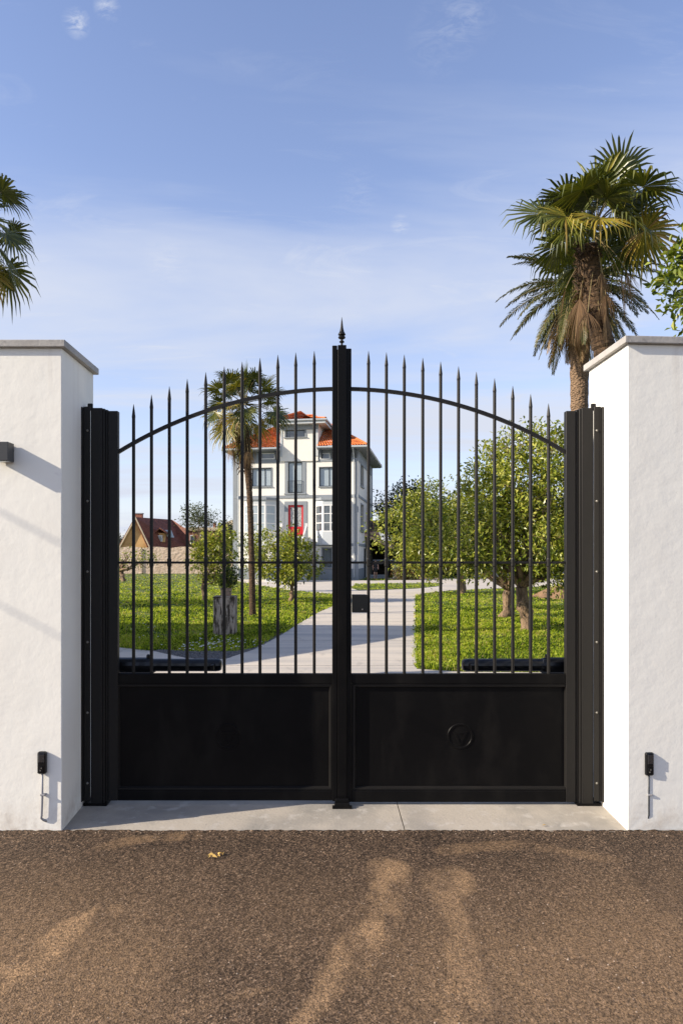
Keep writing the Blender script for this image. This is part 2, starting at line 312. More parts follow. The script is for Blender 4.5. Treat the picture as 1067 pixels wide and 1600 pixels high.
# asphalt: near patch with real aggregate relief
def asphalt():
    m = bpy.data.materials.new('brown_asphalt'); m.use_nodes = True; t = m.node_tree; b = t.nodes['Principled BSDF']
    b.inputs['Roughness'].default_value = 0.88; b.inputs['Specular IOR Level'].default_value = 0.25
    tcn = N(t, 'ShaderNodeTexCoord'); vec = tcn.outputs['Object']
    vo = N(t, 'ShaderNodeTexVoronoi'); vo.inputs['Scale'].default_value = 105; t.links.new(vec, vo.inputs['Vector'])
    st = ramp(t, vo.outputs['Color'], [(0.0, (0.010, 0.006, 0.004)), (0.30, (0.040, 0.027, 0.018)), (0.70, (0.125, 0.082, 0.052)), (0.93, (0.23, 0.16, 0.105)), (1.0, (0.42, 0.34, 0.26))])
    n1 = noise(t, vec, 1.3, 5, 0.6); r1 = ramp(t, n1.outputs[0], [(0.35, 0.85), (0.7, 1.15)])
    pore = noise(t, vec, 62, 4, 0.75); pr = ramp(t, pore.outputs[0], [(0.36, 0.10), (0.50, 1.0), (0.72, 1.5)])
    m0 = N(t, 'ShaderNodeMix', data_type='RGBA', blend_type='MULTIPLY'); m0.inputs[0].default_value = 1; t.links.new(st.outputs[0], m0.inputs[6]); t.links.new(pr.outputs[0], m0.inputs[7])
    mu = N(t, 'ShaderNodeMix', data_type='RGBA', blend_type='MULTIPLY'); mu.inputs[0].default_value = 1
    t.links.new(m0.outputs[2], mu.inputs[6]); t.links.new(r1.outputs[0], mu.inputs[7])
    at_ = N(t, 'ShaderNodeAttribute', attribute_name='tint')
    n3 = noise(t, vec, 55, 3, 0.7); gate = N(t, 'ShaderNodeMath', operation='MULTIPLY_ADD', use_clamp=True)
    r3 = ramp(t, n3.outputs[0], [(0.3, 0.2), (0.62, 1.0)])
    t.links.new(at_.outputs['Fac'], gate.inputs[0]); t.links.new(r3.outputs[0], gate.inputs[1]); gate.inputs[2].default_value = 0
    md = N(t, 'ShaderNodeMix', data_type='RGBA'); t.links.new(gate.outputs[0], md.inputs[0]); t.links.new(mu.outputs[2], md.inputs[6]); md.inputs[7].default_value = (0.37, 0.235, 0.125, 1)
    fp = noise(t, vec, 105, 3, 0.8); fr_ = ramp(t, fp.outputs[0], [(0.36, 0.25), (0.47, 0.95), (0.70, 1.45)])
    mf = N(t, 'ShaderNodeMix', data_type='RGBA', blend_type='MULTIPLY'); mf.inputs[0].default_value = 1; t.links.new(md.outputs[2], mf.inputs[6]); t.links.new(fr_.outputs[0], mf.inputs[7])
    t.links.new(mf.outputs[2], b.inputs['Base Color'])
    bp = N(t, 'ShaderNodeBump'); bp.inputs['Distance'].default_value = 0.0035; t.links.new(vo.outputs['Distance'], bp.inputs['Height'])
    n4 = noise(t, vec, 160, 3, 0.7); bp2 = N(t, 'ShaderNodeBump'); bp2.inputs['Distance'].default_value = 0.003; t.links.new(n4.outputs[0], bp2.inputs['Height']); t.links.new(bp.outputs[0], bp2.inputs['Normal'])
    t.links.new(bp2.outputs[0], b.inputs['Normal'])
    return m
M['asphalt'] = asphalt()
def dust(x, y):
    """sandy stains dragged over the road by tyres: strokes given by ground points"""
    d = np.zeros_like(x)
    def stroke(pts, w0, w1, s):
        nonlocal d
        best = np.full_like(x, 9.0); 
        for (a, b_) in zip(pts[:-1], pts[1:]):
            ax, ay = a; bx, by = b_; L2 = (bx-ax)**2+(by-ay)**2
            tt = np.clip(((x-ax)*(bx-ax)+(y-ay)*(by-ay))/L2, 0, 1)
            q = np.hypot(x-ax-tt*(bx-ax), y-ay-tt*(by-ay)); best = np.minimum(best, q)
        n = fbm(x*2.2+5, y*1.6, 4)
        v = np.clip(1-(best+(n-.5)*w1)/w0, 0, 1)
        d = np.maximum(d, s*np.clip(v*1.9, 0, 1)*np.clip(fbm(x*10, y*4+3, 6)*2.6-.50, 0, 1.05))
    stroke([G(-90, 1590), G(10, 1530), G(60, 1500)], .17, .22, .9)
    stroke([G(50, 1500), G(110, 1452), G(170, 1425)], .12, .18, .85)
    stroke([G(440, 1640), G(520, 1540), G(575, 1460), G(600, 1400), G(604, 1358)], .14, .24, .75)
    stroke([G(578, 1455), G(592, 1400), G(602, 1362)], .07, .15, .95)
    stroke([G(755, 1700), G(745, 1590), G(728, 1490), G(710, 1400), G(703, 1372)], .16, .24, .80)
    stroke([G(700, 1560), G(722, 1500), G(735, 1420)], .09, .22, .6)
    stroke([G(240, 1600), G(330, 1565), G(430, 1545)], .08, .3, .5)
    stroke([G(900, 1480), G(960, 1460), G(1050, 1440)], .10, .35, .45)
    stroke([G(160, 1325), G(230, 1312), G(300, 1306)], .08, .25, .45)
    stroke([G(690, 1330), G(800, 1320), G(960, 1345)], .08, .3, .35)
    base = np.clip(.10+fbm(x*.9+9, y*.6, 6)*1.0-.25, 0, .5)*np.clip((4.9-y)/1.3, 0.05, 1)
    return np.clip(np.maximum(d, base), 0, 1)
def heights(x, y):
    s = .0
    h = .004*(fbm(x*1.1, y*1.1, 3)-.5)+.006*(fbm(x*34, y*34, 2)-.5)
    return h
nx, ny = 780, 420
xs = np.linspace(-3.9, 4.7, nx); ys = np.concatenate([np.linspace(2.2, 5.11, ny-1), [5.13]])
X, Yy = np.meshgrid(xs, ys)
Z = heights(X, Yy)+.004
edge = 5.100+.022*(fbm(X[-1]*9, X[-1]*0+3, 5)-.5)*2
Yy[-2] = edge; Yy[-1] = edge+.006; Z[-1] = -.05; Z[-2] += -.004; Z[-3] += .012*(fbm(X[-1]*30, X[-1]*0, 3)); Z[-2] += .012*(fbm(X[-1]*30, X[-1]*0, 3)-.2)
V = np.stack([X, Yy, Z], -1).reshape(-1, 3); T = dust(X, Yy).reshape(-1)
me = bpy.data.meshes.new('road'); me.vertices.add(len(V)); me.vertices.foreach_set('co', V.reshape(-1))
i0 = (np.arange(ny-1)[:, None]*nx+np.arange(nx-1)[None]).reshape(-1); fq = np.stack([i0, i0+1, i0+nx+1, i0+nx], -1)
me.loops.add(fq.size); me.loops.foreach_set('vertex_index', fq.reshape(-1).astype(np.int32)); me.polygons.add(len(fq)); me.polygons.foreach_set('loop_start', (np.arange(len(fq))*4).astype(np.int32)); me.update(calc_edges=True)
a = me.attributes.new('tint', 'FLOAT', 'POINT'); a.data.foreach_set('value', T.astype(np.float32)); me.polygons.foreach_set('use_smooth', [True]*len(me.polygons))
me.materials.append(M['asphalt']); ro = bpy.data.objects.new('road', me); COL.objects.link(ro); tag(ro, kind='structure')
sheet('road_beyond', [(-60, -25), (60, -25), (60, 5.10), (-60, 5.10)], -0.02, M['asphalt'])

# threshold slab under the gate, with one joint
sb = MB(); zs = gz(1256)
jx = gx(627)-.03
L_, R_ = -1.846, 2.251
def slab(x0, x1, y0, y1, za, zb_): sb.prism8([(x0,y0,-.1),(x1,y0,-.1),(x1,y1,-.1),(x0,y1,-.1),(x0,y0,za),(x1,y0,za),(x1,y1,zb_),(x0,y1,zb_)])
slab(-2.0, jx-.004, YF-.012, 5.9, .002, zs+.004); slab(jx+.004, 2.45, YF-.012, 5.9, .002, zs+.004)
o = sb.build('threshold_slab', M['concrete']); tag(o, kind='structure')

# driveway
DR = [(-9, 5.9), (6, 5.9), (6, 11.9), (4.2, 11.95), (2.5, 12.05), (1.75, 12.35), (4.80, 34.4), G(664, 927), G(700, 923), G(770, 920), G(870, 915), G(1000, 911), (45, 56), (45, 62), G(870, 904.5), G(690, 904.5),
      G(585, 907.5), (2.9, 57), (-6.9, 58.6), G(373, 908), G(440, 920), G(500, 926.5), G(528, 928), G(538, 934), G(519, 948), G(498, 957), G(465, 976), G(439, 993), G(398, 1015), G(352, 1030.5), G(322, 1031), G(291, 1029), G(240, 1018), G(184, 1012), (-9, 17.5)]
sheet('driveway', DR, 0.012, M['paving'], -.08)
ISL = [G(556, 913), G(620, 912), G(692, 911.5), G(688, 916), G(650, 920), G(600, 922), G(560, 923), G(548, 919)]
sheet('grass_island', ISL, 0.03, M['soil'], 0.0)
GRV = [G(240, 1018), G(250, 1016), G(300, 1019), G(370, 1019), G(398, 1013.5), G(430, 996), G(441, 990.5), G(439, 993), G(398, 1015), G(352, 1030.5), G(322, 1031), G(291, 1029)]
sheet('gravel_border', GRV, 0.016, M['gravel'], -.08)
lawnP = [(-60, 8), (60, 8), (60, 120), (-60, 120)]
# undulating lawn sheet
nx2, ny2 = 240, 200
xs = np.linspace(-45, 50, nx2); ys = np.linspace(6.0, 92, ny2); X, Yy = np.meshgrid(xs, ys)
def lawnz(x, y): return -.004-.03*(fbm(x*.5, y*.5, 3))
Z = lawnz(X, Yy)
b = MB(); b.V = list(map(tuple, np.stack([X, Yy, Z], -1).reshape(-1, 3).tolist())); b.T = [0]*len(b.V)
i0 = (np.arange(ny2-1)[:, None]*nx2+np.arange(nx2-1)[None]).reshape(-1); b.Fc = list(map(tuple, np.stack([i0, i0+1, i0+nx2+1, i0+nx2], -1).tolist()))
o = b.build('lawn', M['soil'], smooth=True); tag(o, kind='structure')

# driveway expansion joints
b = MB()
for (p, q) in [(G(300, 1040, .013), G(655, 1040, .013)), (G(440, 1001, .013), G(649, 1000, .013)), (G(482, 972, .013), G(649, 971, .013)), (G(515, 951, .013), G(649, 950, .013))]:
    b.add([(p[0], p[1]-.012, .0135), (q[0], q[1]-.012, .0135), (q[0], q[1]+.012, .0135), (p[0], p[1]+.012, .0135)], [(0, 1, 2, 3)])
tag(b.build('driveway_joints', M['gravel']), kind='structure')

def scatter_grass():
    n = 520000
    py = CY+(28+(192-28)*rng.random(n)**.75); px = rng.uniform(20, 1010, n)
    y = EYE*F/(py-CY); x = (px-CX)/F*y
    jx_ = x+rng.normal(0, .035, n)+.09*(fbm(x*3, y*3, 3)-.5); jy_ = y+rng.normal(0, .05, n)+.12*(fbm(x*3+9, y*3, 3)-.5)
    keep = ~inpoly(jx_, jy_, DR) & ~inpoly(jx_, jy_, GRV)
    keep &= ~((y < 12.0) & (x > -9)) & (y < 77.5)
    keep |= inpoly(x, y, ISL)
    # clumps: fewer blades in worn spots
    cl = fbm(x*1.3, y*1.3, 4); keep &= (rng.random(n) < np.clip(cl*2.6-.5, .25, 1))
    x = x[keep]; y = y[keep]; cl = cl[keep]; n = len(x)
    near = np.hypot(0, 0)
    h = (.045+.075*rng.random(n))*(1+.9*np.clip(fbm(x*1.7+40, y*1.7, 3)-.5, -.3, .5)*2); w = .0105*np.maximum(1, y/13)*(.7+.8*rng.random(n))
    broad = rng.random(n) < .22; w[broad] *= 2.8; h[broad] *= .75
    a = rng.uniform(0, 2*np.pi, n); lean = rng.uniform(.15, 1.0, n); ld = rng.uniform(0, 2*np.pi, n)
    z = np.where(inpoly(x, y, DR), .012, lawnz(x, y)); z = np.where(inpoly(x, y, ISL), .03, z)
    A = np.zeros((n, 4, 3)); c = np.stack([x, y, z], -1); s = np.stack([np.cos(a), np.sin(a), 0*a], -1)*w[:, None]*.5
    mid = c+np.stack([np.cos(ld)*lean*h*.35, np.sin(ld)*lean*h*.35, h*.62], -1); tip = c+np.stack([np.cos(ld)*lean*h, np.sin(ld)*lean*h, h*(1-.35*lean)], -1)
    A[:, 0] = c-s*.6; A[:, 1] = mid-s; A[:, 2] = tip; A[:, 3] = mid+s
    t = np.clip(.0+1.0*rng.random(n)**1.45+1.0*(fbm(x*.9+3, y*.9, 3)-.5)+.25*(rng.random(n) < .03), 0, 1)
    t[rng.random(n) < .02] = 1
    return A, t
A, t = scatter_grass(); n = len(A)
me = bpy.data.meshes.new('grass'); me.vertices.add(4*n); me.vertices.foreach_set('co', A.reshape(-1))
me.loops.add(4*n); me.loops.foreach_set('vertex_index', np.arange(4*n, dtype=np.int32)); me.polygons.add(n); me.polygons.foreach_set('loop_start', (np.arange(n)*4).astype(np.int32)); me.update(calc_edges=True)
at_ = me.attributes.new('tint', 'FLOAT', 'POINT'); at_.data.foreach_set('value', np.repeat(t, 4).astype(np.float32)); me.materials.append(M['grass'])
go = bpy.data.objects.new('grass', me); COL.objects.link(go); tag(go, 'sunlit short green grass covering the lawns behind the gate', 'grass', kind='stuff')
# daisies
b = MB()
for (cx_, cy_, sx, sy, k) in [(345, 1004, 42, 7, 70), (300, 1008, 25, 5, 25), (225, 985, 30, 14, 12), (480, 935, 20, 8, 10)]:
    for i in range(k):
        X_, Y_ = G(cx_+rnd.gauss(0, sx*.6), min(1014, cy_+rnd.gauss(0, sy*.6)), .08)
        b.lathe((X_, Y_, .07+rnd.random()*.03), [(.004, 0), (.020, .004), (.016, .010)], 6)
o = b.build('daisies', M['petal']); tag(o, 'tiny white flowers sprinkled in the grass in front of the plinth', 'flowers', kind='stuff')
# gravel stones
b = MB(); gp = np.array(GRV); k = 0
while k < 1500:
    x = rnd.uniform(gp[:, 0].min(), gp[:, 0].max()); y = rnd.uniform(gp[:, 1].min(), gp[:, 1].max())
    if not inpoly(np.array([x]), np.array([y]), GRV)[0]: continue
    k += 1; r = rnd.uniform(.012, .03); ro_ = [rnd.uniform(.7, 1.3) for _ in range(6)]
    b.add([(x+r*ro_[i]*math.cos(i*math.pi/3), y+r*ro_[i]*math.sin(i*math.pi/3), .014) for i in range(6)]+[(x, y, .014+r*.9)], [(i, (i+1) % 6, 6) for i in range(6)])
o = b.build('gravel_stones', M['gravel']); tag(o, 'loose grey gravel in the wedge where the paths fork', 'gravel', kind='stuff')

def splash(m):
    t = m.node_tree; b = t.nodes['Principled BSDF']; src = b.inputs['Base Color'].links[0].from_socket
    tcn = N(t, 'ShaderNodeTexCoord'); sp = N(t, 'ShaderNodeSeparateXYZ'); t.links.new(tcn.outputs['Object'], sp.inputs[0])
    n = noise(t, tcn.outputs['Object'], 7, 6, 0.7); lo = N(t, 'ShaderNodeMapRange'); lo.inputs[1].default_value = 0; lo.inputs[2].default_value = .30; lo.inputs[3].default_value = .85; lo.inputs[4].default_value = 0; t.links.new(sp.outputs[2], lo.inputs[0])
    r = ramp(t, n.outputs[0], [(0.40, 0.0), (0.75, 1.0)]); mu = N(t, 'ShaderNodeMath', operation='MULTIPLY', use_clamp=True); t.links.new(lo.outputs[0], mu.inputs[0]); t.links.new(r.outputs[0], mu.inputs[1])
    mm = N(t, 'ShaderNodeMix', data_type='RGBA'); t.links.new(mu.outputs[0], mm.inputs[0]); t.links.new(src, mm.inputs[6]); mm.inputs[7].default_value = (0.50, 0.42, 0.33, 1)
    n2 = noise(t, tcn.outputs['Object'], 9, 5, 0.7, 0, (1, 1, .06)); hi = N(t, 'ShaderNodeMapRange'); hi.inputs[1].default_value = 2.5; hi.inputs[2].default_value = 3.5; hi.inputs[3].default_value = 0; hi.inputs[4].default_value = .5; t.links.new(sp.outputs[2], hi.inputs[0])
    r2 = ramp(t, n2.outputs[0], [(0.52, 0.0), (0.72, 1.0)]); m2 = N(t, 'ShaderNodeMath', operation='MULTIPLY', use_clamp=True); t.links.new(hi.outputs[0], m2.inputs[0]); t.links.new(r2.outputs[0], m2.inputs[1])
    m3 = N(t, 'ShaderNodeMix', data_type='RGBA'); t.links.new(m2.outputs[0], m3.inputs[0]); t.links.new(mm.outputs[2], m3.inputs[6]); m3.inputs[7].default_value = (0.62, 0.58, 0.52, 1); t.links.new(m3.outputs[2], b.inputs['Base Color'])
splash(M['plaster'])
# ================================================================== WALLS
def plaster_block(name, P, z0, z1, parent):
    b = MB(); b.poly(P, z0, z1); return b.build(name, M['plaster'], parent, bevel=.006)
xl = -1.846
wl = thing('garden_wall', (xl, YF, 0), 'white rendered garden wall left of the black gate, crossed by the slanting shadow of the box lamp', 'wall')
ztl = EYE-(543.8-CY)/F*YF; ztr = EYE-(537.5-CY)/F*YF
plaster_block('wall_body', [(-7.5, YF), (xl, YF), (xl-.004, YB), (-7.5, YB)], -.12, ztl, wl)
cp = MB(); ov = .032
def coping(P, z, h):
    b = MB(); b.poly(P, z, z+h); return b
x0, x1 = -7.5, xl+ov
coping([(x0, YF-ov), (x1, YF-ov), (x1, YB+ov), (x0, YB+ov)], ztl+.001, .052).build('coping', M['coping'], wl, bevel=.005)
a_ = R(3.8); xr = R_
wr = thing('garden_wall', (xr, YF, 0), 'white rendered garden wall right of the black gate, its inner side face glaring in the sun', 'wall')
def rw(u, v): return (xr+u*math.cos(a_)-v*0, YF+u*math.sin(a_)*1+v)
plaster_block('wall_body', [rw(0, 0), rw(6, 0), rw(6, YB-YF), (xr+.004, YB)], -.12, ztr, wr)
coping([rw(-ov, -ov), rw(6, -ov), rw(6, YB-YF+ov), (xr-ov, YB+ov)], ztr+.001, .052).build('coping', M['coping'], wr, bevel=.005)

# wall lamp
lx1 = (23.8-CX)/F*YF
yl = lx1*F/(13-CX)
tl = thing('wall_lamp', (lx1, YF, 2.8), 'small dark grey box lamp sticking out of the white wall at the left edge', 'lamp')
zt_, zb_ = EYE-(690-CY)/F*yl, EYE-(719.5-CY)/F*yl
b = MB(); b.box(lx1-.112, lx1, yl, YF-.012, zb_, zt_); b.build('lamp_housing', M['lampgrey'], tl, bevel=.003)
b = MB(); b.box(lx1-.10, lx1-.012, YF-.014, YF+.004, zb_+.012, zt_-.012); b.build('back_plate', M['lampgrey'], tl)
b = MB(); b.box(lx1-.10, lx1-.012, yl+.012, YF-.03, zb_-.003, zb_+.01); b.build('diffuser', M['blind'], tl)

# photocells with conduit
def photocell(cx_, Y0, top, bot, bendpts, label, cm='conduit', cr=.0085):
    s = Y0/F; x = (cx_-CX)*s; z1 = EYE-(top-CY)*s; z0 = EYE-(bot-CY)*s; w = .031
    t_ = thing('photocell', (x, Y0, z0), label, 'sensor', 'gate photocells')
    b = MB(); b.cbox(x-w, x+w, Y0-.040, Y0+.002, z0, z1, .008); b.build('housing', M['blackpl'], t_, bevel=.002)
    b = MB(); b.cbox(x-w+.012, x+w-.006, Y0-.045, Y0-.038, z0+.085, z1-.012, .004); b.build('lens', M['lens'], t_)
    b = MB(); b.cbox(x-.014, x+.016, Y0-.044, Y0-.038, z0+.018, z0+.062, .004); b.build('sensor_eye', M['blackpl'], t_)
    b = MB(); b.cbox(x-.008, x+.000, Y0-.047, Y0-.0445, z0+.024, z0+.034, .001); b.cbox(x-.001, x+.007, Y0-.047, Y0-.0445, z0+.042, z0+.050, .001); b.build('reflector', M['bolt'], t_)
    P = [(x+dx*s, Y0-.02-dy, EYE-(yy-CY)*s) for (dx, yy, dy) in bendpts]
    b = MB(); b.tube(P, cr, 10); b.build('conduit', M[cm], t_, smooth=True)
    zc = EYE-(bendpts[1][1]-CY)*s; xc = x+bendpts[1][0]*s
    b = MB(); b.box(xc-.012, xc+.022, Y0-.032, Y0+.002, zc-.008, zc+.006); b.build('clip', M['conduit'], t_, bevel=.002)
photocell(68.3, YF, 1173, 1207.5, [(0, 1205, 0), (0, 1240, 0), (-1, 1272, 0), (-2, 1277, -.004), (1, 1281, -.015), (5, 1283.5, -.024)], 'black photocell with bent conduit on the wall left of the gate')
photocell(1011, YF+.03, 1174, 1210, [(0, 1208, 0), (0, 1240, 0), (0, 1272, 0), (-1, 1277, -.004), (-3, 1280, -.015), (-5, 1281, -.03)], 'black photocell with thin conduit on the wall right of the gate', 'lampgrey', .006)

# ================================================================== GATE
ARC_R = 668*gs; AX = gx(534); AZ0 = gz(606.5)
def arc_z(x): return AZ0-(ARC_R-math.sqrt(ARC_R**2-(x-AX)**2))
def post(side):
    # px profile: list of (x0,x1,ydepth front)
    if side < 0:
        t_ = thing('gate_post', (gx(150), YG, zs), 'black steel post carrying the left gate leaf, in the shade of the wall', 'gate post', 'gate posts')
        f = lambda a: gx(a)
    else:
        t_ = thing('gate_post', (gx(917), YG, zs), 'black steel post carrying the right gate leaf, lit by the sun', 'gate post', 'gate posts')
        f = lambda a: gx(1068.5-a)
    def bx(b, a0, a1, y0, y1, z0, z1):
        u, v = sorted((f(a0), f(a1))); b.cbox(u, v, y0, y1, z0, z1, .003)
    zt = gz(638)
    b = MB(); bx(b, 143.5, 161.5, YG-.02, YG+.10, zs-.02, zt); b.build('tube', M['steel'], t_)
    b = MB(); bx(b, 161.7, 165, YG-.012, YG+.08, zs-.02, zt-.004); bx(b, 165.1, 168.8, YG+.004, YG+.07, zs-.02, zt-.010); b.build('edge_strip', M['steel'], t_)
    b = MB(); bx(b, 135.2, 143.3, YG-.034, YG-.020, zs+.03, gz(636.5)); bx(b, 132.5, 135, YG-.034, YG+.09, zs+.03, gz(636.5)); b.build('fixing_strip', M['steel'], t_)
    b = MB(); bx(b, 129.4, 132.4, YG-.05, YG+.09, zs+.03, gz(637.5)); b.build('wall_flange', M['steel'], t_)
    b = MB(); bx(b, 135.3, 143, YG+.03, YG+.05, gz(640), gz(629)); b.build('top_tab', M['steel'], t_)
    for k in range(6):
        py = 674+109.5*k
        b = MB(); c = (f(139.4), YG-.034, gz(py))
        n = 10; ring = lambda r, dy: [(c[0]+r*math.cos(2*math.pi*i/n), c[1]-dy, c[2]+r*math.sin(2*math.pi*i/n)) for i in range(n)]
        b.add(ring(.0095, -.002)+ring(.0095, .004)+ring(.004, .009), [(i, (i+1) % n, n+(i+1) % n, n+i) for i in range(n)]+[(n+i, n+(i+1) % n, 2*n+(i+1) % n, 2*n+i) for i in range(n)]+[tuple(range(2*n, 3*n))])
        b.build('bolt', M['bolt'], t_)
    b = MB(); bx(b, 132, 168.6, YG-.022, YG+.115, zs-.012, zs+.012); b.build('base_plate', M['black'], t_)
post(-1); post(1)

def leaf(side, xs0, xs1, pin0, pin1, barx, tips):
    """xs0..xs1: outer px of the leaf; pin0/pin1 panel opening"""
    lab = ('left leaf of the black steel gate, with the tall centre cover strip and spear finial' if side < 0 else 'right leaf of the black steel gate, with the square lock box and round embossed emblem')
    t_ = thing('gate_leaf', (gx(xs0 if side < 0 else xs1), YG, zs+.02), lab, 'gate leaf', 'gate leaves')
    y0, y1 = YG-.002, YG+.052
    zb = gz(1251 if side < 0 else 1253.5); x0, x1 = gx(xs0), gx(xs1)
    a, c = (169.6, 184.5) if side < 0 else (884, 898.6)
    b = MB(); b.cbox(gx(a), gx(c), y0, y1, zb, gz(642)); b.build('hinge_stile', M['steel'], t_)
    a, c = (519.5, 533) if side < 0 else (535, 549)
    if side < 0:
        b = MB(); b.cbox(gx(513.5), gx(c), y0, y1, zb, gz(546)); b.V = [(max(v[0], gx(518.9)) if v[2] > gz(1062) else v[0], v[1], v[2]) for v in b.V]
        b = MB(); b.cbox(gx(519.5), gx(533), y0, y1, zb, gz(546)); b.build('lock_stile', M['black'], t_)
    else:
        b = MB(); b.cbox(gx(535), gx(549), y0, y1, zb, gz(544.5)); b.build('lock_stile', M['black'], t_)
    xi0, xi1 = (gx(184.6), gx(519.4)) if side < 0 else (gx(549.1), gx(883.9))
    b = MB(); b.cbox(xi0, xi1, y0+.003, y1-.002, gz(1068), gz(1053)); b.build('panel_top_rail', M['black'], t_)
    b = MB(); b.cbox(xi0, xi1, y0+.003, y1-.002, zb, gz(1236)); b.build('panel_bottom_rail', M['black'], t_)
    # panel with stepped frame
    b = MB(); b.box(xi0+.001, xi1-.001, y0+.034, y0+.040, gz(1237), gz(1067)); b.build('panel', M['black'], t_)
    p0, p1 = gx(pin0), gx(pin1); zt, zb2 = gz(1074.5), gz(1230)
    b = MB(); w = .018
    def frame(b, xa, xb, za, zb_, w, ya, yb):
        # mitred moulding: outer rect at ya, inner at yb
        o_ = [(xa, ya, za), (xb, ya, za), (xb, ya, zb_), (xa, ya, zb_)]; m_ = [(xa+w*.55, ya, za+w*.55), (xb-w*.55, ya, za+w*.55), (xb-w*.55, ya, zb_-w*.55), (xa+w*.55, ya, zb_-w*.55)]
        i_ = [(xa+w, yb, za+w), (xb-w, yb, za+w), (xb-w, yb, zb_-w), (xa+w, yb, zb_-w)]; bo = [(p[0], yb, p[2]) for p in o_]
        F_ = []
        for k in range(4):
            q = (k+1) % 4; F_ += [(k, q, 4+q, 4+k), (4+k, 4+q, 8+q, 8+k), (12+k, 12+q, q, k)]
        b.add(o_+m_+i_+bo, F_)
    # flat surround filling to the rails
    frame(b, p0-.020, p1+.020, zb2-.020, zt+.020, .020, y0+.010, y0+.033)
    b.build('panel_moulding', M['steel'], t_)
    b = MB()
    for (xa, xb, za, zb_) in [(xi0+.001, p0-.0205, gz(1236), gz(1068)), (p1+.0205, xi1-.001, gz(1236), gz(1068)), (p0-.020, p1+.020, zt+.0205, gz(1068)-.0), (p0-.020, p1+.020, gz(1236), zb2-.0205)]:
        if xb-xa > .004 and zb_-za > .002: b.box(xa, xb, y0+.006, y0+.032, za, zb_)
    b.build('panel_frame', M['black'], t_)
    # emblem
    ex, ez = (gx(720), gz(1152)) if side > 0 else (gx(355.5), gz(1152)); r0, r1 = 20.5*gs, 16.8*gs; ye = y0+.0335
    b = MB(); n = 48; V_ = []
    for i in range(n):
        q = 2*math.pi*i/n
        for (r, dy) in [(r0, 0), (r0-.004, .005), (r1+.004, .005), (r1, 0)]: V_.append((ex+r*math.cos(q), ye-dy, ez+r*math.sin(q)))
    b.add(V_, [(4*i+k, 4*((i+1) % n)+k, 4*((i+1) % n)+k+1, 4*i+k+1) for i in range(n) for k in range(3)])
    def pl(pts, h0=.0, h1=.005):
        m = len(pts); W3 = [(ex+x*gs, ye-h0, ez+z*gs) for x, z in pts]+[(ex+x*gs*.97, ye-h1, ez+z*gs*.97) for x, z in pts]
        b.add(W3, [tuple(range(m, 2*m))]+[(i, (i+1) % m, m+(i+1) % m, m+i) for i in range(m)])
    pl([(-11.5, 7.5), (11.5, 7.5), (10, 4.5), (-10, 4.5)])
    pl([(-10, 4.4), (-6.5, 4.4), (-1.2, -9), (-3, -13)]); pl([(10, 4.4), (6.5, 4.4), (1.0, -6), (3, -11)]); pl([(-1.0, -9), (3, -11), (0, -13.5), (-2.8, -13)])
    b.build('emblem', M['black'], t_)
    # arch rail
    xa, xb = (gx(183), gx(519.8)) if side < 0 else (gx(548.8), gx(886)); n = 28; P = [(xa+(xb-xa)*i/n, YG+.026, arc_z(xa+(xb-xa)*i/n)) for i in range(n+1)]
    b = MB(); V_ = []
    hw = .0135
    for (x, y, z) in P:
        # normal of arc
        nx_ = (x-AX)/ARC_R; nz_ = math.sqrt(1-nx_*nx_)
        for (dn, dy) in [(-hw, -.016), (hw, -.016), (hw, .016), (-hw, .016)]: V_.append((x+nx_*dn, y+dy, z+nz_*dn))
    b.add(V_, [(4*i+k, 4*i+(k+1) % 4, 4*i+4+(k+1) % 4, 4*i+4+k) for i in range(n) for k in range(4)]+[(0, 1, 2, 3), (4*n+3, 4*n+2, 4*n+1, 4*n)]); b.build('arch_rail', M['steel'], t_)
    b = MB(); b.cbox(gx(183.5) if side < 0 else gx(548.9), gx(519.6) if side < 0 else gx(885), YG+.016, YG+.030, gz(880.8), gz(877.2), .002); b.build('middle_rail', M['steel'], t_)
    for q, px in enumerate(barx):
        x = gx(px); zt = arc_z(x)+61*gs; zb3 = gz(1053.2); zc = gz(879); r = .0132; yb_ = YG+.024
        b = MB()
        zs_ = [(zb3, r), (zc-.035, r), (zc-.026, r*1.32), (zc+.026, r*1.32), (zc+.035, r), (zt-.115, r), (zt-.10, r*1.12), (zt-.045, r*.62), (zt, .0012)]
        b.tube([(x, yb_, z) for z, _ in zs_], [q_ for _, q_ in zs_], 8, sq=True)
        b.build('bar', M['steel'], t_)
    if side < 0:
        b = MB(); b.cbox(gx(519.0), gx(527), YG-.016, y0-.001, zb, gz(540.6)); b.cbox(gx(527.6), gx(541), YG-.020, y0-.001, zb, gz(540)); b.build('centre_strip', M['black'], t_)
        b = MB(); prof = [(.0, 0), (.0105, 0), (.0105, .028), (.022, .032), (.025, .038), (.022, .044), (.013, .048), (.012, .060), (.031, .068), (.036, .077), (.031, .086), (.014, .090), (.020, .094), (.036, .100), (.036, .106), (.022, .130), (.0135, .165), (.007, .22), (.001, .262)]
        prof = [(r_*.82, z_*.88) for r_, z_ in prof]
        b.lathe((gx(534), YG-.004, gz(541)), prof[1:], 16); b.build('finial', M['steel'], t_, smooth=False)
        b = MB(); b.prism8([(gx(522), YG-.05, zs+.001), (gx(546), YG-.05, zs+.001), (gx(546), YG-.017, zs+.001), (gx(522), YG-.017, zs+.001), (gx(524), YG-.045, gz(1246)), (gx(544), YG-.045, gz(1246)), (gx(544), YG-.017, gz(1246)), (gx(524), YG-.017, gz(1246))]); b.V = [(v[0], v[1]-.004, v[2]+.006) for v in b.V]
        b.build('bottom_cap', M['black'], t_, bevel=.004)
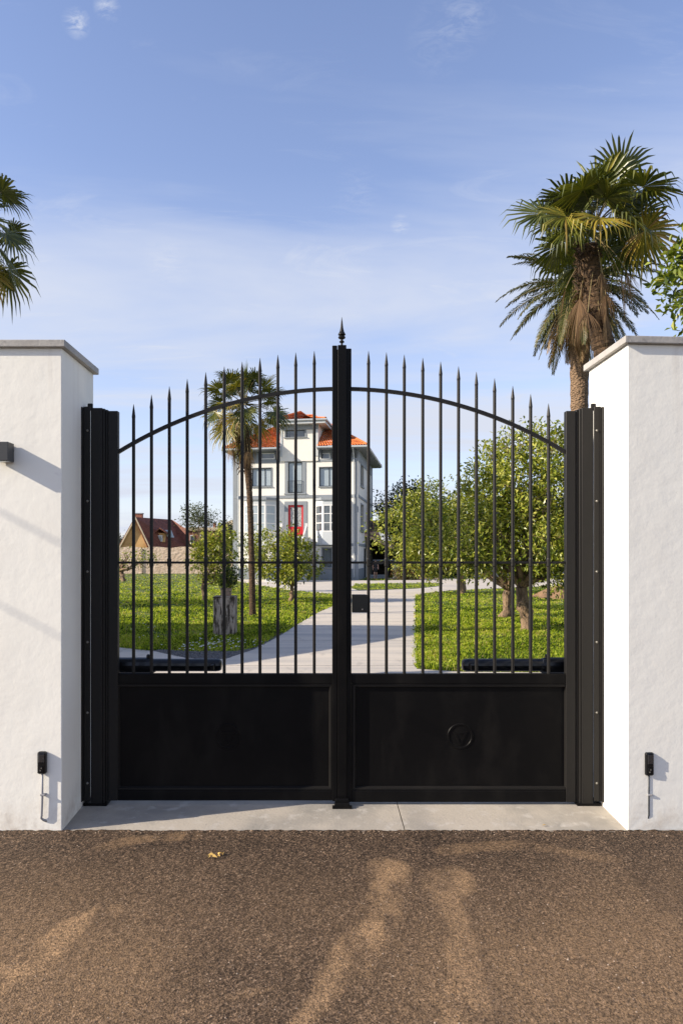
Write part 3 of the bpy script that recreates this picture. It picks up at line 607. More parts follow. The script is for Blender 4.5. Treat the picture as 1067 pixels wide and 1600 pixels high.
        b = MB(); b.cbox(gx(486), gx(500), y1, y1+.02, gz(1240), gz(1070)); b.build('drop_bolt', M['black'], t_)
    else:
        b = MB(); b.poly([(0, 0)], 0, 0) if False else None
        xa, xb, za, zb_ = gx(550), gx(574.5), gz(957), gz(929); c = .012; ya, yb2 = YG-.012, YG+.06
        pts = [(xa, za), (xb-c, za), (xb-.3*c, za+.3*c), (xb, za+c), (xb, zb_-c), (xb-.3*c, zb_-.3*c), (xb-c, zb_), (xa, zb_)]
        m = len(pts); b.add([(x, ya, z) for x, z in pts]+[(x, yb2, z) for x, z in pts], [tuple(range(m)), tuple(range(m, 2*m))[::-1]]+[(i, m+i, m+(i+1) % m, (i+1) % m) for i in range(m)])
        lb = b.build('lock_box', M['blackpl'], t_, bevel=.003)
        b = MB(); b.lathe((0, 0, 0), [(.001, 0), (.006, 0), (.006, .004), (.001, .005)], 10); b.V = [(gx(566)+v[0], ya-v[2], gz(952)+v[1]) for v in b.V]; b.build('screw', M['bolt'], lb)
LB = [208, 236, 264, 292, 321, 350, 378, 406, 434, 462, 491]; RB = [576, 604, 632, 661, 689, 717, 745, 773.5, 802, 830, 858]
leaf(-1, 169.6, 519, 187, 514, LB, None)
leaf(1, 549, 898.6, 556, 883, RB, None)
# floor stop in the slab
ts = thing('gate_stop', (gx(534), YG-.03, zs), 'small black steel gate stop on the slab below the meeting stiles', 'gate stop')
b = MB(); b.prism8([(gx(521), YG-.075, zs-.01), (gx(547), YG-.075, zs-.01), (gx(547), YG-.056, zs-.01), (gx(521), YG-.056, zs-.01), (gx(523), YG-.072, gz(1250)), (gx(545), YG-.072, gz(1250)), (gx(545), YG-.056, gz(1250)), (gx(523), YG-.056, gz(1250))]); b.build('stop_block', M['black'], ts, bevel=.004)
b = MB(); b.box(gx(519), gx(549), YG-.08, YG-.05, zs-.012, zs+.007); b.build('base_plate', M['black'], ts)

# gate operators behind the leaves
def opener(side):
    Yo = YG+.20; s = Yo/F; q = lambda px: (px-CX)*s; z = lambda py: EYE-(py-CY)*s
    lab = 'black swing gate motor arm low behind the left leaf, in shade' if side < 0 else 'black swing gate motor arm low behind the right leaf, against the lit grass'
    xh = q(176) if side < 0 else q(893)
    t_ = thing('gate_motor', (xh, Yo, z(1052)), lab, 'gate motor', 'gate motors')
    xt = q(347) if side < 0 else q(721); x2 = q(236) if side < 0 else q(850)
    zc = (z(1029)+z(1049))/2; r = (z(1029)-z(1049))/2
    d = 1 if side < 0 else -1
    b = MB(); P = [(x2-d*.05, Yo, zc), (xt-d*.045, Yo, zc), (xt-d*.018, Yo, zc), (xt-d*.004, Yo, zc), (xt, Yo, zc)]
    b.tube(P, [r, r, r*.92, r*.7, r*.35], 16); b.build('arm_tube', M['blackpl'], t_, smooth=False)
    b = MB(); P = [(xh-d*.05, Yo, zc-.004), (xh-d*.04, Yo, zc-.004), (x2-d*.03, Yo, zc-.004), (x2+d*.02, Yo, zc-.004), (x2+d*.035, Yo, zc)]
    b.tube(P, [r*1.1, r*1.28, r*1.28, r*1.18, r*1.0], 14); b.build('motor_housing', M['blackpl'], t_)
    b = MB(); b.box(min(xh-d*.02, xh+d*.06), max(xh-d*.02, xh+d*.06), YG+.10, Yo+.03, zc-.075, zc-.062); b.build('bracket', M['black'], t_)
    b = MB(); b.lathe((x2-d*.02, Yo, zc+r*1.1), [(.016, 0), (.016, .02), (.010, .03), (.001, .032)], 10); b.build('release_knob', M['blackpl'], t_)
    b = MB(); b.box(xt-d*.06-.012, xt-d*.06+.012, YG+.05, Yo, zc-.02, zc+.02); b.build('leaf_bracket', M['black'], t_)
opener(-1); opener(1)

# grit on the road
b = MB(); rg = np.random.default_rng(91)
for i in range(1500):
    if i < 420: X_, Y_ = rg.uniform(-2.1, 2.5), YF-abs(rg.normal(0, .05))-.012
    else: px = rg.uniform(-30, 1100); X_, Y_ = G(px, rg.uniform(1305, 1610))
    r = rg.uniform(.002, .0055)*(1.3 if rg.random() < .1 else 1); q = rg.uniform(.7, 1.3, 6); z0 = .003
    b.add([(X_+r*q[k]*math.cos(k*1.047), Y_+r*q[k]*math.sin(k*1.047), z0) for k in range(6)]+[(X_+r*.3, Y_, z0+r*1.1), (X_-r*.3, Y_, z0+r*.9)], [(0, 1, 6), (1, 2, 6), (2, 7, 6), (2, 3, 7), (3, 4, 7), (4, 5, 7), (5, 6, 7), (5, 0, 6)], float(rg.random()))
M['grit'] = mat('road_grit', (0.2, 0.15, 0.1), 0.9, tint=[(0, (0.05, 0.035, 0.025)), (0.7, (0.20, 0.14, 0.095)), (1, (0.38, 0.30, 0.23))])
tag(b.build('road_grit', M['grit'], tints=True), 'loose grit and tiny stones scattered on the brown asphalt', 'grit', kind='stuff')
# dead leaf on the road and chip on the slab
b = MB(); X_, Y_ = G(338, 1341)
for i in range(7):
    a = rnd.uniform(0, 6.28); l = rnd.uniform(.025, .05); x = X_+rnd.gauss(0, .022); y = Y_+rnd.gauss(0, .012); z = .010+rnd.random()*.012
    b.add([(x, y, z), (x+l*math.cos(a-.5)*.6, y+l*math.sin(a-.5)*.6, z+.014), (x+l*math.cos(a), y+l*math.sin(a), z+.004), (x+l*math.cos(a+.5)*.6, y+l*math.sin(a+.5)*.6, z+.008)], [(0, 1, 2), (0, 2, 3)])
tag(b.build('dry_leaf', M['yleaf']), 'crumpled dry yellow leaf lying on the asphalt', 'leaf', 'fallen leaves')
b = MB(); X_, Y_ = G(850, 1293); b.add([(X_-.02, Y_, .016), (X_, Y_-.008, .026), (X_+.022, Y_+.004, .018), (X_, Y_+.012, .020)], [(0, 1, 2), (0, 2, 3)])
tag(b.build('dry_leaf', M['yleaf']), 'tiny curled dry leaf on the concrete slab near the right wall', 'leaf', 'fallen leaves')

# ================================================================== PALMS
def fan_leaf(b, base, d, L, tint, rg, nseg=30, droop=.25, arc=140, dead=False):
    d = np.array(d, float); d /= np.linalg.norm(d); up = np.array([0, 0, 1.]); side = np.cross(d, up)
    if np.linalg.norm(side) < .05: side = np.array([1., 0, 0])
    side /= np.linalg.norm(side); n = np.cross(side, d)
    roll = rg.uniform(-.9, .9); side, n = side*math.cos(roll)+n*math.sin(roll), n*math.cos(roll)-side*math.sin(roll)
    da = math.radians(arc*2/nseg)
    for i in range(nseg):
        th = math.radians(-arc+2*arc*(i+.5)/nseg)
        if dead and rg.random() < .25: continue
        ln = L*(1-.28*(abs(th)/math.radians(arc))**2)*rg.uniform(.78, 1.08)
        v = d*math.cos(th)+side*math.sin(th)+n*(.18*abs(math.sin(th))); v /= np.linalg.norm(v)
        s = np.cross(v, n); s /= np.linalg.norm(s)
        w = .46*ln*math.tan(da/2)*1.05
        dr = droop*rg.uniform(.6, 1.5)
        m1 = base+v*ln*.42-up*dr*ln*.08; m2 = base+v*ln*.75-up*dr*ln*.34; tip = base+v*ln*(1-.25*dr)-up*dr*ln*.95
        fold = n*w*.55
        V_ = [base, m1-s*w-fold, m1, m1+s*w-fold, m2-s*w*.62, m2+fold*.3, m2+s*w*.62, tip]
        t = float(np.clip(tint+rg.normal(0, .13), 0, 1))
        b.add(V_, [(0, 1, 2), (0, 2, 3), (1, 4, 5, 2), (2, 5, 6, 3), (4, 7, 5), (5, 7, 6)], t)
def curve(p0, d0, L, sag, n=6):
    P = [np.array(p0, float)]; d = np.array(d0, float); d /= np.linalg.norm(d)
    for i in range(n):
        d = d+np.array([0, 0, -sag/n]); d /= np.linalg.norm(d); P.append(P[-1]+d*L/n)
    return P, d
def trunk(b, P, rad, seg=60, n=16, rough=.06, ringy=0.0, seed=1):
    """P control points; smooth by Catmull-like interpolation"""
    P = [np.array(p, float) for p in P]; m = len(P); pts = []; rr = []
    for k in range(seg+1):
        u = k/seg*(m-1); i = min(int(u), m-2); f = u-i
        p0 = P[max(i-1, 0)]; p1 = P[i]; p2 = P[i+1]; p3 = P[min(i+2, m-1)]
        pts.append(.5*((2*p1)+(-p0+p2)*f+(2*p0-5*p1+4*p2-p3)*f*f+(-p0+3*p1-3*p2+p3)*f**3)); rr.append(rad[i]*(1-f)+rad[i+1]*f)
    rg = np.random.default_rng(seed)
    rr = [r*(1+rough*rg.normal()+(ringy if k % 2 else 0)) for k, r in enumerate(rr)]
    b.tube(pts, rr, n)
def fan_palm(base, path, rads, crown, Rl, Rp, nleaf, ndead, seed, label, maxel=85, skirt=1.0, green=.45, cat='palm tree', lowel=34):
    rg = np.random.default_rng(seed)
    t_ = thing('fan_palm', base, label, cat)
    b = MB(); trunk(b, [base]+path, rads, 90, 14, .05, .07, seed)
    # old leaf bases near the top
    top = np.array(path[-1], float)
    for i in range(90):
        a = rg.uniform(0, 6.28); h = rg.uniform(0, 1)**1.3*1.6; r = rads[-1]
        p = top+np.array([math.cos(a)*r, math.sin(a)*r, -h]); q = p+np.array([math.cos(a)*.12, math.sin(a)*.12, rg.uniform(-.18, .16)])
        b.tube([p, q], [.03, .008], 4)
    b.build('trunk', M['palmbark'], t_)
    C = np.array(crown, float); bl = MB(); bp = MB(); bd = MB()
    for i in range(nleaf):
        f = (i+.5)/nleaf; el = math.radians(maxel-(maxel+lowel)*f**.9+rg.normal(0, 8)); az = i*2.39996+rg.normal(0, .2)
        d = np.array([math.cos(az)*math.cos(el), math.sin(az)*math.cos(el), math.sin(el)])
        P, dd = curve(C+d*.08, d, Rp*rg.uniform(.6, 1.25)*(.75+.35*f), .30+.45*f); bp.tube(P, [.022, .018, .014, .012, .010, .009, .008], 5, float(rg.random()*.5))
        tn = green+.25*(f-.35)+rg.normal(0, .11)
        if f > .7 and rg.random() < .18: tn = .82
        fan_leaf(bl, P[-1], dd, Rl*rg.uniform(.85, 1.12), tn, rg, droop=.10+.45*f)
    for i in range(ndead):
        az = i*2.39996+rg.uniform(0, 1); el = math.radians(rg.uniform(-78, -35))
        d = np.array([math.cos(az)*math.cos(el), math.sin(az)*math.cos(el), math.sin(el)])
        p0 = C+np.array([0, 0, -rg.uniform(.1, .7)*skirt]); P, dd = curve(p0, d, Rp*rg.uniform(.6, 1.2)*skirt, .9); bp.tube(P, .009, 4, .9)
        fan_leaf(bd, P[-1], dd+np.array([0, 0, -.9]), Rl*rg.uniform(.5, .8), rg.uniform(.1, .8), rg, nseg=24, droop=.6, arc=rg.uniform(18, 60), dead=True)
    bp.build('leaf_stalks', M['petiole'], t_, tints=True); bl.build('crown', M['palmleaf'], t_, tints=True)
    if ndead: bd.build('dead_fronds', M['deadleaf'], t_, tints=True)
    return t_
def Pt(px, py, Y): v = at(px, py, Y); return (v.x, v.y, v.z)
bx_, by_ = G(395, 962)
fan_palm((bx_, by_, -.02), [Pt(393, 860, by_), Pt(390, 770, by_), Pt(385, 705, by_), Pt(381, 668, by_)], [.115, .095, .10, .13, .17], Pt(381, 632, by_), .70, 1.0, 34, 26, 11,
         'slim fan palm with hanging dead leaves in front of the white villa', green=.36)
Y2 = 16.5
fan_palm((Pt(968, 900, Y2)[0], Y2, -.02), [Pt(966, 800, Y2), Pt(958, 620, Y2), Pt(943, 545, Y2), Pt(925, 460, Y2), Pt(917, 385, Y2)], [.28, .26, .24, .235, .225, .23], Pt(930, 352, Y2), 1.0, 1.15, 34, 22, 29,
         'tall leaning fan palm with thick brown trunk behind the right wall', skirt=1.2, green=.33, maxel=74, lowel=2)
Y3 = 15.5
fan_palm((Pt(-75, 900, Y3)[0], Y3, -.02), [Pt(-72, 800, Y3), Pt(-64, 600, Y3), Pt(-47, 385, Y3)], [.2, .18, .17, .19], Pt(-46, 345, Y3), .76, 1.0, 28, 6, 31,
         'fan palm behind the left wall, only its frond tips in the picture', green=.25)

def date_palm(base, path, rads, crown, L, nf, seed, label):
    rg = np.random.default_rng(seed); t_ = thing('date_palm', base, label, 'palm tree')
    b = MB(); trunk(b, [base]+path, rads, 110, 18, .03, .05, seed)
    b.build('trunk', M['datebark'], t_)
    C = np.array(crown, float); bl = MB(); bp = MB(); bd = MB()
    for i in range(nf):
        f = (i+.5)/nf; el = math.radians(80-150*f**1.05+rg.normal(0, 5)); az = i*2.39996+rg.normal(0, .25)
        d = np.array([math.cos(az)*math.cos(el), math.sin(az)*math.cos(el), math.sin(el)])
        ln = L*rg.uniform(.85, 1.1)*(1 if f < .8 else .85); n = 34
        P, dd = curve(C+d*.1, d, ln, .75+.5*math.cos(el), n)
        bp.tube(P, list(np.linspace(.03, .006, n+1)), 5, .3+.6*(f > .8))
        tgt = bd if f > .86 else bl
        tn = .35+.45*f
        for k in range(3, n):
            p = P[k]; dr = P[k]-P[k-1]; dr /= np.linalg.norm(dr); s = np.cross(dr, [0, 0, 1.]); s /= np.linalg.norm(s)+1e-6; nn = np.cross(s, dr)
            u = k/n; ll = .36*math.sin(math.pi*min(1, .25+.75*u)**.8)*rg.uniform(.85, 1.1)+.05
            for sg in (-1, 1):
                for h in (0, .5):
                    v = s*sg*.75+dr*.75+nn*rg.uniform(-.1, .35); v /= np.linalg.norm(v); q = p+dr*h*ln/n
                    tip = q+v*ll-np.array([0, 0, ll*(.25+.5*(f > .8))]); m = q+v*ll*.5; wv = dr*.026
                    tgt.add([q-wv*.5, m-wv, tip, m+wv], [(0, 1, 2, 3)], float(np.clip(tn+rg.normal(0, .15), 0, 1)))
    for i in range(70):   # cut leaf bases under the crown
        a = rg.uniform(0, 6.28); h = rg.uniform(-.1, .5); r = rads[-1]*.95; p = C+np.array([math.cos(a)*r, math.sin(a)*r, -h-.1]); bp.tube([p, p+np.array([math.cos(a)*.16, math.sin(a)*.16, .18])], [.05, .02], 5, .9)
    bp.build('leaf_stalks', M['petiole'], t_, tints=True); bl.build('crown', M['dateleaf'], t_, tints=True); bd.build('dead_fronds', M['deadleaf'], t_, tints=True)
Y4 = 20.0
date_palm((Pt(905, 900, Y4)[0], Y4, -.02), [Pt(905, 800, Y4), Pt(904.5, 640, Y4), Pt(905, 560, Y4), Pt(906, 512, Y4), Pt(905, 470, Y4)], [.26, .24, .235, .25, .30, .34], Pt(905, 452, Y4), 2.4, 84, 5,
          'feather-leaved date palm with straight trunk, behind the leaning fan palm')

# ================================================================== BROADLEAF TREES
LEAF_F = [(0, 1, 2), (0, 2, 3)]
def leaves(b, P, L, rg, wid=.45, tint=(.5, .2), outc=None):
    n = len(P); d = rg.normal(size=(n, 3)); d[:, 2] -= .15
    if outc is not None: o_ = P-outc; o_ /= np.linalg.norm(o_, axis=1)[:, None]+1e-6; d += o_*.6
    d /= np.linalg.norm(d, axis=1)[:, None]; u = rg.normal(size=(n, 3))*.8+np.array([0, 0, 1.]); s = np.cross(d, u); s /= np.linalg.norm(s, axis=1)[:, None]+1e-6; nn = np.cross(s, d)
    l = (L*rg.uniform(.65, 1.25, n))[:, None]; w = l*wid*.5
    A = np.stack([P, P+d*l*.5-s*w+nn*w*.35, P+d*l-nn*l*.12, P+d*l*.5+s*w+nn*w*.35], 1)
    b.arr(A, LEAF_F, np.clip(rg.normal(tint[0], tint[1], n), 0, 1))
def btree(name, label, base, fork, crown_c, crown_r, ncl, per, L, rt, seed, leafm='leafA', spread=.28, tint=(.5, .22), limbs=7, lump=.55, bare=.10, group=None, cat='tree', cut=None, extra=None, curvy=.12, spikes=0):
    rg = np.random.default_rng(seed); t_ = thing(name, base, label, cat, group)
    base = np.array(base, float); fork = np.array(fork, float); c = np.array(crown_c, float); r = np.array(crown_r, float)
    # cluster centres: ellipsoid with lumpy outline
    K = []; dirs = rg.normal(size=(40, 3)); dirs /= np.linalg.norm(dirs, axis=1)[:, None]; amp = rg.uniform(-.32, .28, 40)*lump*1.6
    while len(K) < ncl:
        v = rg.normal(size=3); v /= np.linalg.norm(v); q = rg.random()**.42
        w = np.exp(8*(dirs@v-1)); f = 1+(w*amp).sum()/(.35+w.sum()*.75)
        p = c+v*r*q*f
        if p[2] < base[2]+.12: continue
        if cut is not None and cut(p): continue
        K.append(p)
    K = np.array(K)
    if extra is not None: K = np.concatenate([K, np.array(extra)])
    b = MB()
    nb = 5; P = [base+(fork-base)*i/nb+rg.normal(0, rt*.35, 3)*(0 < i < nb) for i in range(nb+1)]
    b.tube([P[0]-np.array([0, 0, .1])]+P, [rt*1.35]+[rt*(1.25-.30*i/nb)*(1+rg.normal(0, .08)) for i in range(nb+1)], 12)
    node = [fork]; nr = [rt*.8]
    lim = []
    for i in range(limbs):
        tgt = K[rg.integers(len(K))]; tgt = c+(tgt-c)*rg.uniform(.55, .85)
        n = 9; pts = [fork+(tgt-fork)*k/n for k in range(n+1)]; off = rg.normal(0, 1, 3); L_ = np.linalg.norm(tgt-fork)
        wob = np.cumsum(rg.normal(0, curvy*L_/n*.9, (n+1, 3)), 0); wob -= wob[0]
        pts = [p+off*math.sin(math.pi*k/n)*L_*.08+wob[k]*min(1, 1) for k, p in enumerate(pts)]
        rr = list(np.linspace(rt*.52, rt*.11, n+1)); b.tube(pts, rr, 8); node += pts[1:]; nr += rr[1:]
    node = np.array(node); nr = np.array(nr); b2n = [node]; 
    order = rg.permutation(len(K)); tw = b
    for j, ki in enumerate(order):
        k = K[ki]; al = node if j % 2 else node; d2 = np.linalg.norm(al-k, axis=1); q = int(np.argmin(d2+.0)); p0 = al[q]
        if d2[q] > .05:
            mid = (p0+k)/2+rg.normal(0, .09*d2[q], 3); r0 = min(nr[q]*.6, .03*L/.09+.004*d2[q]); q1 = (p0+mid)/2+rg.normal(0, .04*d2[q], 3)
            tw.tube([p0, q1, mid, k, k+(k-mid)*.35+rg.normal(0, .05, 3)], [r0, r0*.8, r0*.6, r0*.4, r0*.15], 5)
            node = np.concatenate([node, [mid, k]]); nr = np.concatenate([nr, [r0*.6, r0*.4]])
    for i in range(spikes):
        k = K[rg.integers(len(K))]; o_ = (k-c)/r; o_[2] = abs(o_[2])+.3; o_ /= np.linalg.norm(o_); p0 = k; v = o_+rg.normal(0, .35, 3)+np.array([0, 0, .5]); v /= np.linalg.norm(v); ls = rg.uniform(.35, .8); kk = rg.normal(0, .09, 3)
        tw.tube([p0, p0+v*ls*.4+kk, p0+v*ls*.7-kk*.3, p0+v*ls], [.016, .010, .007, .004], 5)
        tw.tube([p0+v*ls*.4+kk, p0+v*ls*.6+rg.normal(0, .16, 3)+[0, 0, .08]], [.008, .004], 4)
    b.build('trunk', M['bark'], t_, smooth=True)
    keepK = K[rg.random(len(K)) > bare]
    n = len(keepK)*per; idx = rg.integers(len(keepK), size=n); sp = spread*rg.uniform(.5, 1.25, len(keepK))[idx]
    PP = keepK[idx]+rg.normal(size=(n, 3))*sp[:, None]*np.array([1, 1, .75])
    PP = PP[PP[:, 2] > base[2]+.05]
    lb = MB(); leaves(lb, PP, L, rg, tint=tint, outc=c); lb.build('crown', M[leafm], t_, tints=True)
    return t_
def gp(px, py, z=0): X_, Y_ = G(px, py); return (X_, Y_, z-.02)
# big tree right
B1 = gp(822, 986); Yt = B1[1]
def around(px, py, Y, k, sp, sd):
    g_ = np.random.default_rng(sd); return np.array(Pt(px, py, Y))+g_.normal(size=(k, 3))*np.array([sp, sp*1.2, sp*.6])
EX = np.concatenate([around(715, 868, Yt-.3, 26, .32, 1), around(745, 885, Yt-.4, 16, .24, 2), around(700, 838, Yt, 22, .34, 3), around(868, 872, Yt-.4, 22, .28, 4), around(770, 880, Yt+.8, 12, .22, 5), around(850, 885, Yt-.7, 10, .2, 6), around(688, 800, Yt+.3, 14, .3, 7)])
btree('fruit_tree', 'big leafy tree with thick twisted trunk on the right lawn, nearest to the gate', B1, Pt(814, 917, Yt), Pt(828, 792, Yt+.3), (2.30, 2.0, 2.20), 700, 36, .13, .155, 3, limbs=20, spread=.20, bare=.10, tint=(.58, .26), curvy=.3, lump=.9, spikes=46,
      cut=lambda p: p[2] < EYE-(902-CY)/F*p[1] and abs(p[0]-B1[0]) < .6, extra=EX)
B2 = gp(783, 965); 
btree('fruit_tree', 'smaller crooked tree just behind the thick trunked one on the right lawn', B2, Pt(794, 922, B2[1]), Pt(766, 830, B2[1]), (1.75, 1.4, 1.6), 150, 38, .12, .13, 8, limbs=9, tint=(.5, .24), lump=.9)
B3 = gp(722, 928)
btree('fruit_tree', 'wide tree on the right lawn with its crown reaching left towards the villa', B3, Pt(722, 890, B3[1]), Pt(672, 828, B3[1]), (2.9, 2.0, 2.75), 330, 52, .19, .15, 12, limbs=14, spread=.32, tint=(.56, .26), lump=1.0, spikes=24,
      cut=lambda p: p[2] < EYE-(893-CY)/F*p[1] and p[0] < (650-CX)/F*p[1])
B4 = (Pt(625, 905, 66)[0], 66, -.02)
btree('broadleaf_tree', 'dark tree rising behind the brown shed, right beside the villa', B4, Pt(625, 860, 66), Pt(632, 805, 66), (2.9, 2.5, 3.1), 150, 60, .30, .30, 14, 'leafdark', spread=.6, tint=(.4, .25), limbs=9)
B5 = gp(905, 915)
btree('fruit_tree', 'bushy tree behind the right gate post, far side of the right lawn', B5, Pt(905, 880, B5[1]), Pt(885, 825, B5[1]), (3.2, 2.0, 2.9), 180, 50, .20, .2, 19, spread=.38, tint=(.48, .24), lump=.9)
# right edge tree
B6 = (Pt(1130, 900, 11)[0], 11, -.02)
btree('broadleaf_tree', 'broad-leaved tree behind the right wall, its leaves at the right edge of the picture', B6, Pt(1130, 600, 11), Pt(1140, 425, 11), (1.05, 1.0, 1.15), 130, 34, .155, .12, 21, 'leafA', spread=.15, tint=(.38, .22), limbs=9)
# left trees
B7 = gp(455, 941)
btree('fruit_tree', 'round bushy fruit tree beside the driveway in front of the villa stairs', B7, Pt(456, 918, B7[1]), Pt(452, 872, B7[1]), (1.28, 1.1, 1.36), 170, 34, .165, .085, 27, limbs=12, spread=.19, tint=(.60, .25), curvy=.3, lump=1.0, spikes=22)
B8 = gp(318, 939)
btree('fruit_tree', 'loose small fruit tree behind the plinth on the left lawn', B8, Pt(318, 912, B8[1]), Pt(332, 868, B8[1]), (1.12, 1.0, 1.25), 105, 32, .16, .08, 33, limbs=9, spread=.19, tint=(.60, .25), lump=1.1, spikes=16, curvy=.3)
B9 = gp(193, 908)
btree('fruit_tree', 'low gnarled tree with bare twisting branches at the far left of the lawn', B9, Pt(189, 893, B9[1]), Pt(214, 872, B9[1]), (2.4, 1.5, .85), 50, 22, .22, .17, 39, limbs=10, spread=.35, bare=.5, curvy=.5)
B10 = (Pt(310, 890, 84)[0], 84, -.02)
btree('broadleaf_tree', 'thin airy tree standing behind the stone wall near the maroon roof', B10, Pt(311, 850, 84), Pt(310, 808, 84), (2.1, 1.6, 1.5), 90, 26, .26, .12, 41, 'leafpale', spread=.42, limbs=9, bare=.1)
B11 = (Pt(358, 900, 72)[0], 72, -.02)
btree('shrub', 'dark green bush against the stone wall left of the villa', B11, Pt(358, 880, 72), Pt(358, 845, 72), (1.2, 1, 1.9), 60, 50, .26, .10, 43, 'leafdark', spread=.5, limbs=5, cat='bush')
B12 = (Pt(186, 880, 105)[0], 105, -.02)
btree('broadleaf_tree', 'dark tree top beyond the ochre house at the far left', B12, Pt(186, 865, 105), Pt(186, 850, 105), (1.6, 1.5, 1.5), 40, 40, .35, .15, 47, 'leafdark', spread=.5, limbs=5)
B13 = gp(391, 925)
btree('fruit_tree', 'small leafy tree between the slim palm and the villa', B13, Pt(393, 900, B13[1]), Pt(397, 865, B13[1]), (.85, .7, 1.35), 60, 34, .14, .06, 49, limbs=5, spread=.25)
# off-frame tree, added so that its shadow falls on the lawn
btree('broadleaf_tree', 'unseen leafy tree, added for its lawn shadow, behind the left wall beyond the garage', (-14.0, 27, -.02), (-13.9, 27, 2), (-13.6, 27, 4.2), (2.6, 2.4, 2.2), 150, 40, .2, .2, 51, spread=.45)
# shrubs by the shed
for (px, pyc, rx, rz, m_, lab, sd) in [(628, 893, .95, .62, 'leafred', 'low reddish green shrub left in front of the brown shed', 61), (648, 892, 1.0, .78, 'leafred', 'low yellow green shrub right in front of the brown shed', 62)]:
    Ys = 57.5; bb = (Pt(px, 906, Ys)[0], Ys, 0)
    btree('shrub', lab, bb, Pt(px, 900, Ys), Pt(px, pyc, Ys), (rx*.8, .8, rz), 40, 46, .18, .05, sd, m_, spread=.22, limbs=4, cat='bush')

# ================================================================== PLINTH + POTTED PLANT
X_, Y_ = G(352.5, 991); s = Y_/F
tp = thing('plinth', (X_, Y_, 0), 'tall weathered stone plinth with dark streaks standing on the left lawn', 'plinth')
w = 17*s; zt = EYE-(931-CY)*s
b = MB(); b.prism8([(X_-w, Y_-w, -.05), (X_+w*.96, Y_-w, -.05), (X_+w*.96, Y_+w, -.05), (X_-w, Y_+w, -.05), (X_-w*.97, Y_-w*.97, zt-.03), (X_+w, Y_-w*.97, zt-.03), (X_+w, Y_+w*.97, zt-.03), (X_-w*.97, Y_+w*.97, zt-.03)]); b.build('shaft', M['plinth'], tp, bevel=.02)
b = MB(); b.box(X_-w*1.03, X_+w*1.03, Y_-w*1.02, Y_+w*1.02, zt-.029, zt); b.build('cap', M['plinth'], tp, bevel=.012)
tq = thing('potted_plant', (X_+.02, Y_, zt), 'square clay pot with a dark leafy plant on top of the plinth', 'potted plant')
b = MB(); pw = 8.3*s; ph = 12.5*s
b.prism8([(X_+.02-pw*.85, Y_-pw, zt+.001), (X_+.02+pw*.85, Y_-pw, zt+.001), (X_+.02+pw*.85, Y_+pw, zt+.001), (X_+.02-pw*.85, Y_+pw, zt+.001), (X_+.02-pw, Y_-pw, zt+ph), (X_+.02+pw, Y_-pw, zt+ph), (X_+.02+pw, Y_+pw, zt+ph), (X_+.02-pw, Y_+pw, zt+ph)]); b.build('pot', M['pot'], tq, bevel=.01)
rg = np.random.default_rng(77); cpt = np.array(Pt(357, 903, Y_)); b = MB(); bs = MB()
pts_ = []
for i in range(70):
    v = rg.normal(size=3); v /= np.linalg.norm(v); p = cpt+v*np.array([.23, .23, .28])*rg.random()**.4; pts_.append(p); bs.tube([(X_+.02, Y_, zt+ph), (np.array((X_+.02, Y_, zt+ph))+p)/2+rg.normal(0, .02, 3), p], [.008, .006, .003], 4)
PP = np.repeat(np.array(pts_), 16, 0)+rg.normal(0, .05, (1120, 3)); leaves(b, PP, .075, rg, .5, (.25, .25), cpt); b.build('foliage', M['leafA'], tq, tints=True); bs.build('stems', M['twig'], tq)

# ================================================================== VILLA
TH = R(10); c_, s_ = math.cos(TH), math.sin(TH); HC = np.array([3.37, 57.9]); HW, HL = 10.58, 12.0
def hp(u, v, z): return (HC[0]+(u-HW)*c_+v*s_, HC[1]-(u-HW)*s_+v*c_, z)
def fu(px, v=0.0): k = (px-CX)/F; return HW+(k*(HC[1]+v*c_)-(HC[0]+v*s_))/(c_+k*s_)
def fz(px, py, v=0.0): u = fu(px, v); return EYE-(py-CY)*hp(u, v, 0)[1]/F
def sv(px): k = (px-CX)/F; return (k*HC[1]-HC[0])/(s_-k*c_)     # side wall: depth for px (u = HW)
def szz(px, py): v = sv(px); return EYE-(py-CY)*hp(HW, v, 0)[1]/F
def hbox(b, u0, u1, v0, v1, z0, z1): return b.prism8([hp(u0,v0,z0), hp(u1,v0,z0), hp(u1,v1,z0), hp(u0,v1,z0), hp(u0,v0,z1), hp(u1,v0,z1), hp(u1,v1,z1), hp(u0,v1,z1)])
villa = thing('villa', hp(HW/2, 0, 0), 'three-storey white and grey villa with orange tiled roof and red front door', 'house')
ZE = fz(540, 702)
def wall_grid(b, fn, A0, A1, z0, z1, holes, depth=.22):
    """fn(a, d, z) -> world, d inward"""
    us = sorted(set([A0, A1]+[h[0] for h in holes]+[h[1] for h in holes])); zs_ = sorted(set([z0, z1]+[h[2] for h in holes]+[h[3] for h in holes]))
    for i in range(len(us)-1):
        for j in range(len(zs_)-1):
            cu, cz = (us[i]+us[i+1])/2, (zs_[j]+zs_[j+1])/2
            if any(h[0] < cu < h[1] and h[2] < cz < h[3] for h in holes): continue
            b.add([fn(us[i], 0, zs_[j]), fn(us[i+1], 0, zs_[j]), fn(us[i+1], 0, zs_[j+1]), fn(us[i], 0, zs_[j+1])], [(0, 1, 2, 3)])
    for (a0, a1, q0, q1) in holes:
        for (p, q) in [((a0, q0), (a1, q0)), ((a1, q0), (a1, q1)), ((a1, q1), (a0, q1)), ((a0, q1), (a0, q0))]:
            b.add([fn(p[0], 0, p[1]), fn(q[0], 0, q[1]), fn(q[0], depth, q[1]), fn(p[0], depth, p[1])], [(0, 1, 2, 3)])
def rect(px0, px1, py0, py1, v=0): pm = (px0+px1)/2; return (fu(px0, v), fu(px1, v), fz(pm, py1, v), fz(pm, py0, v))
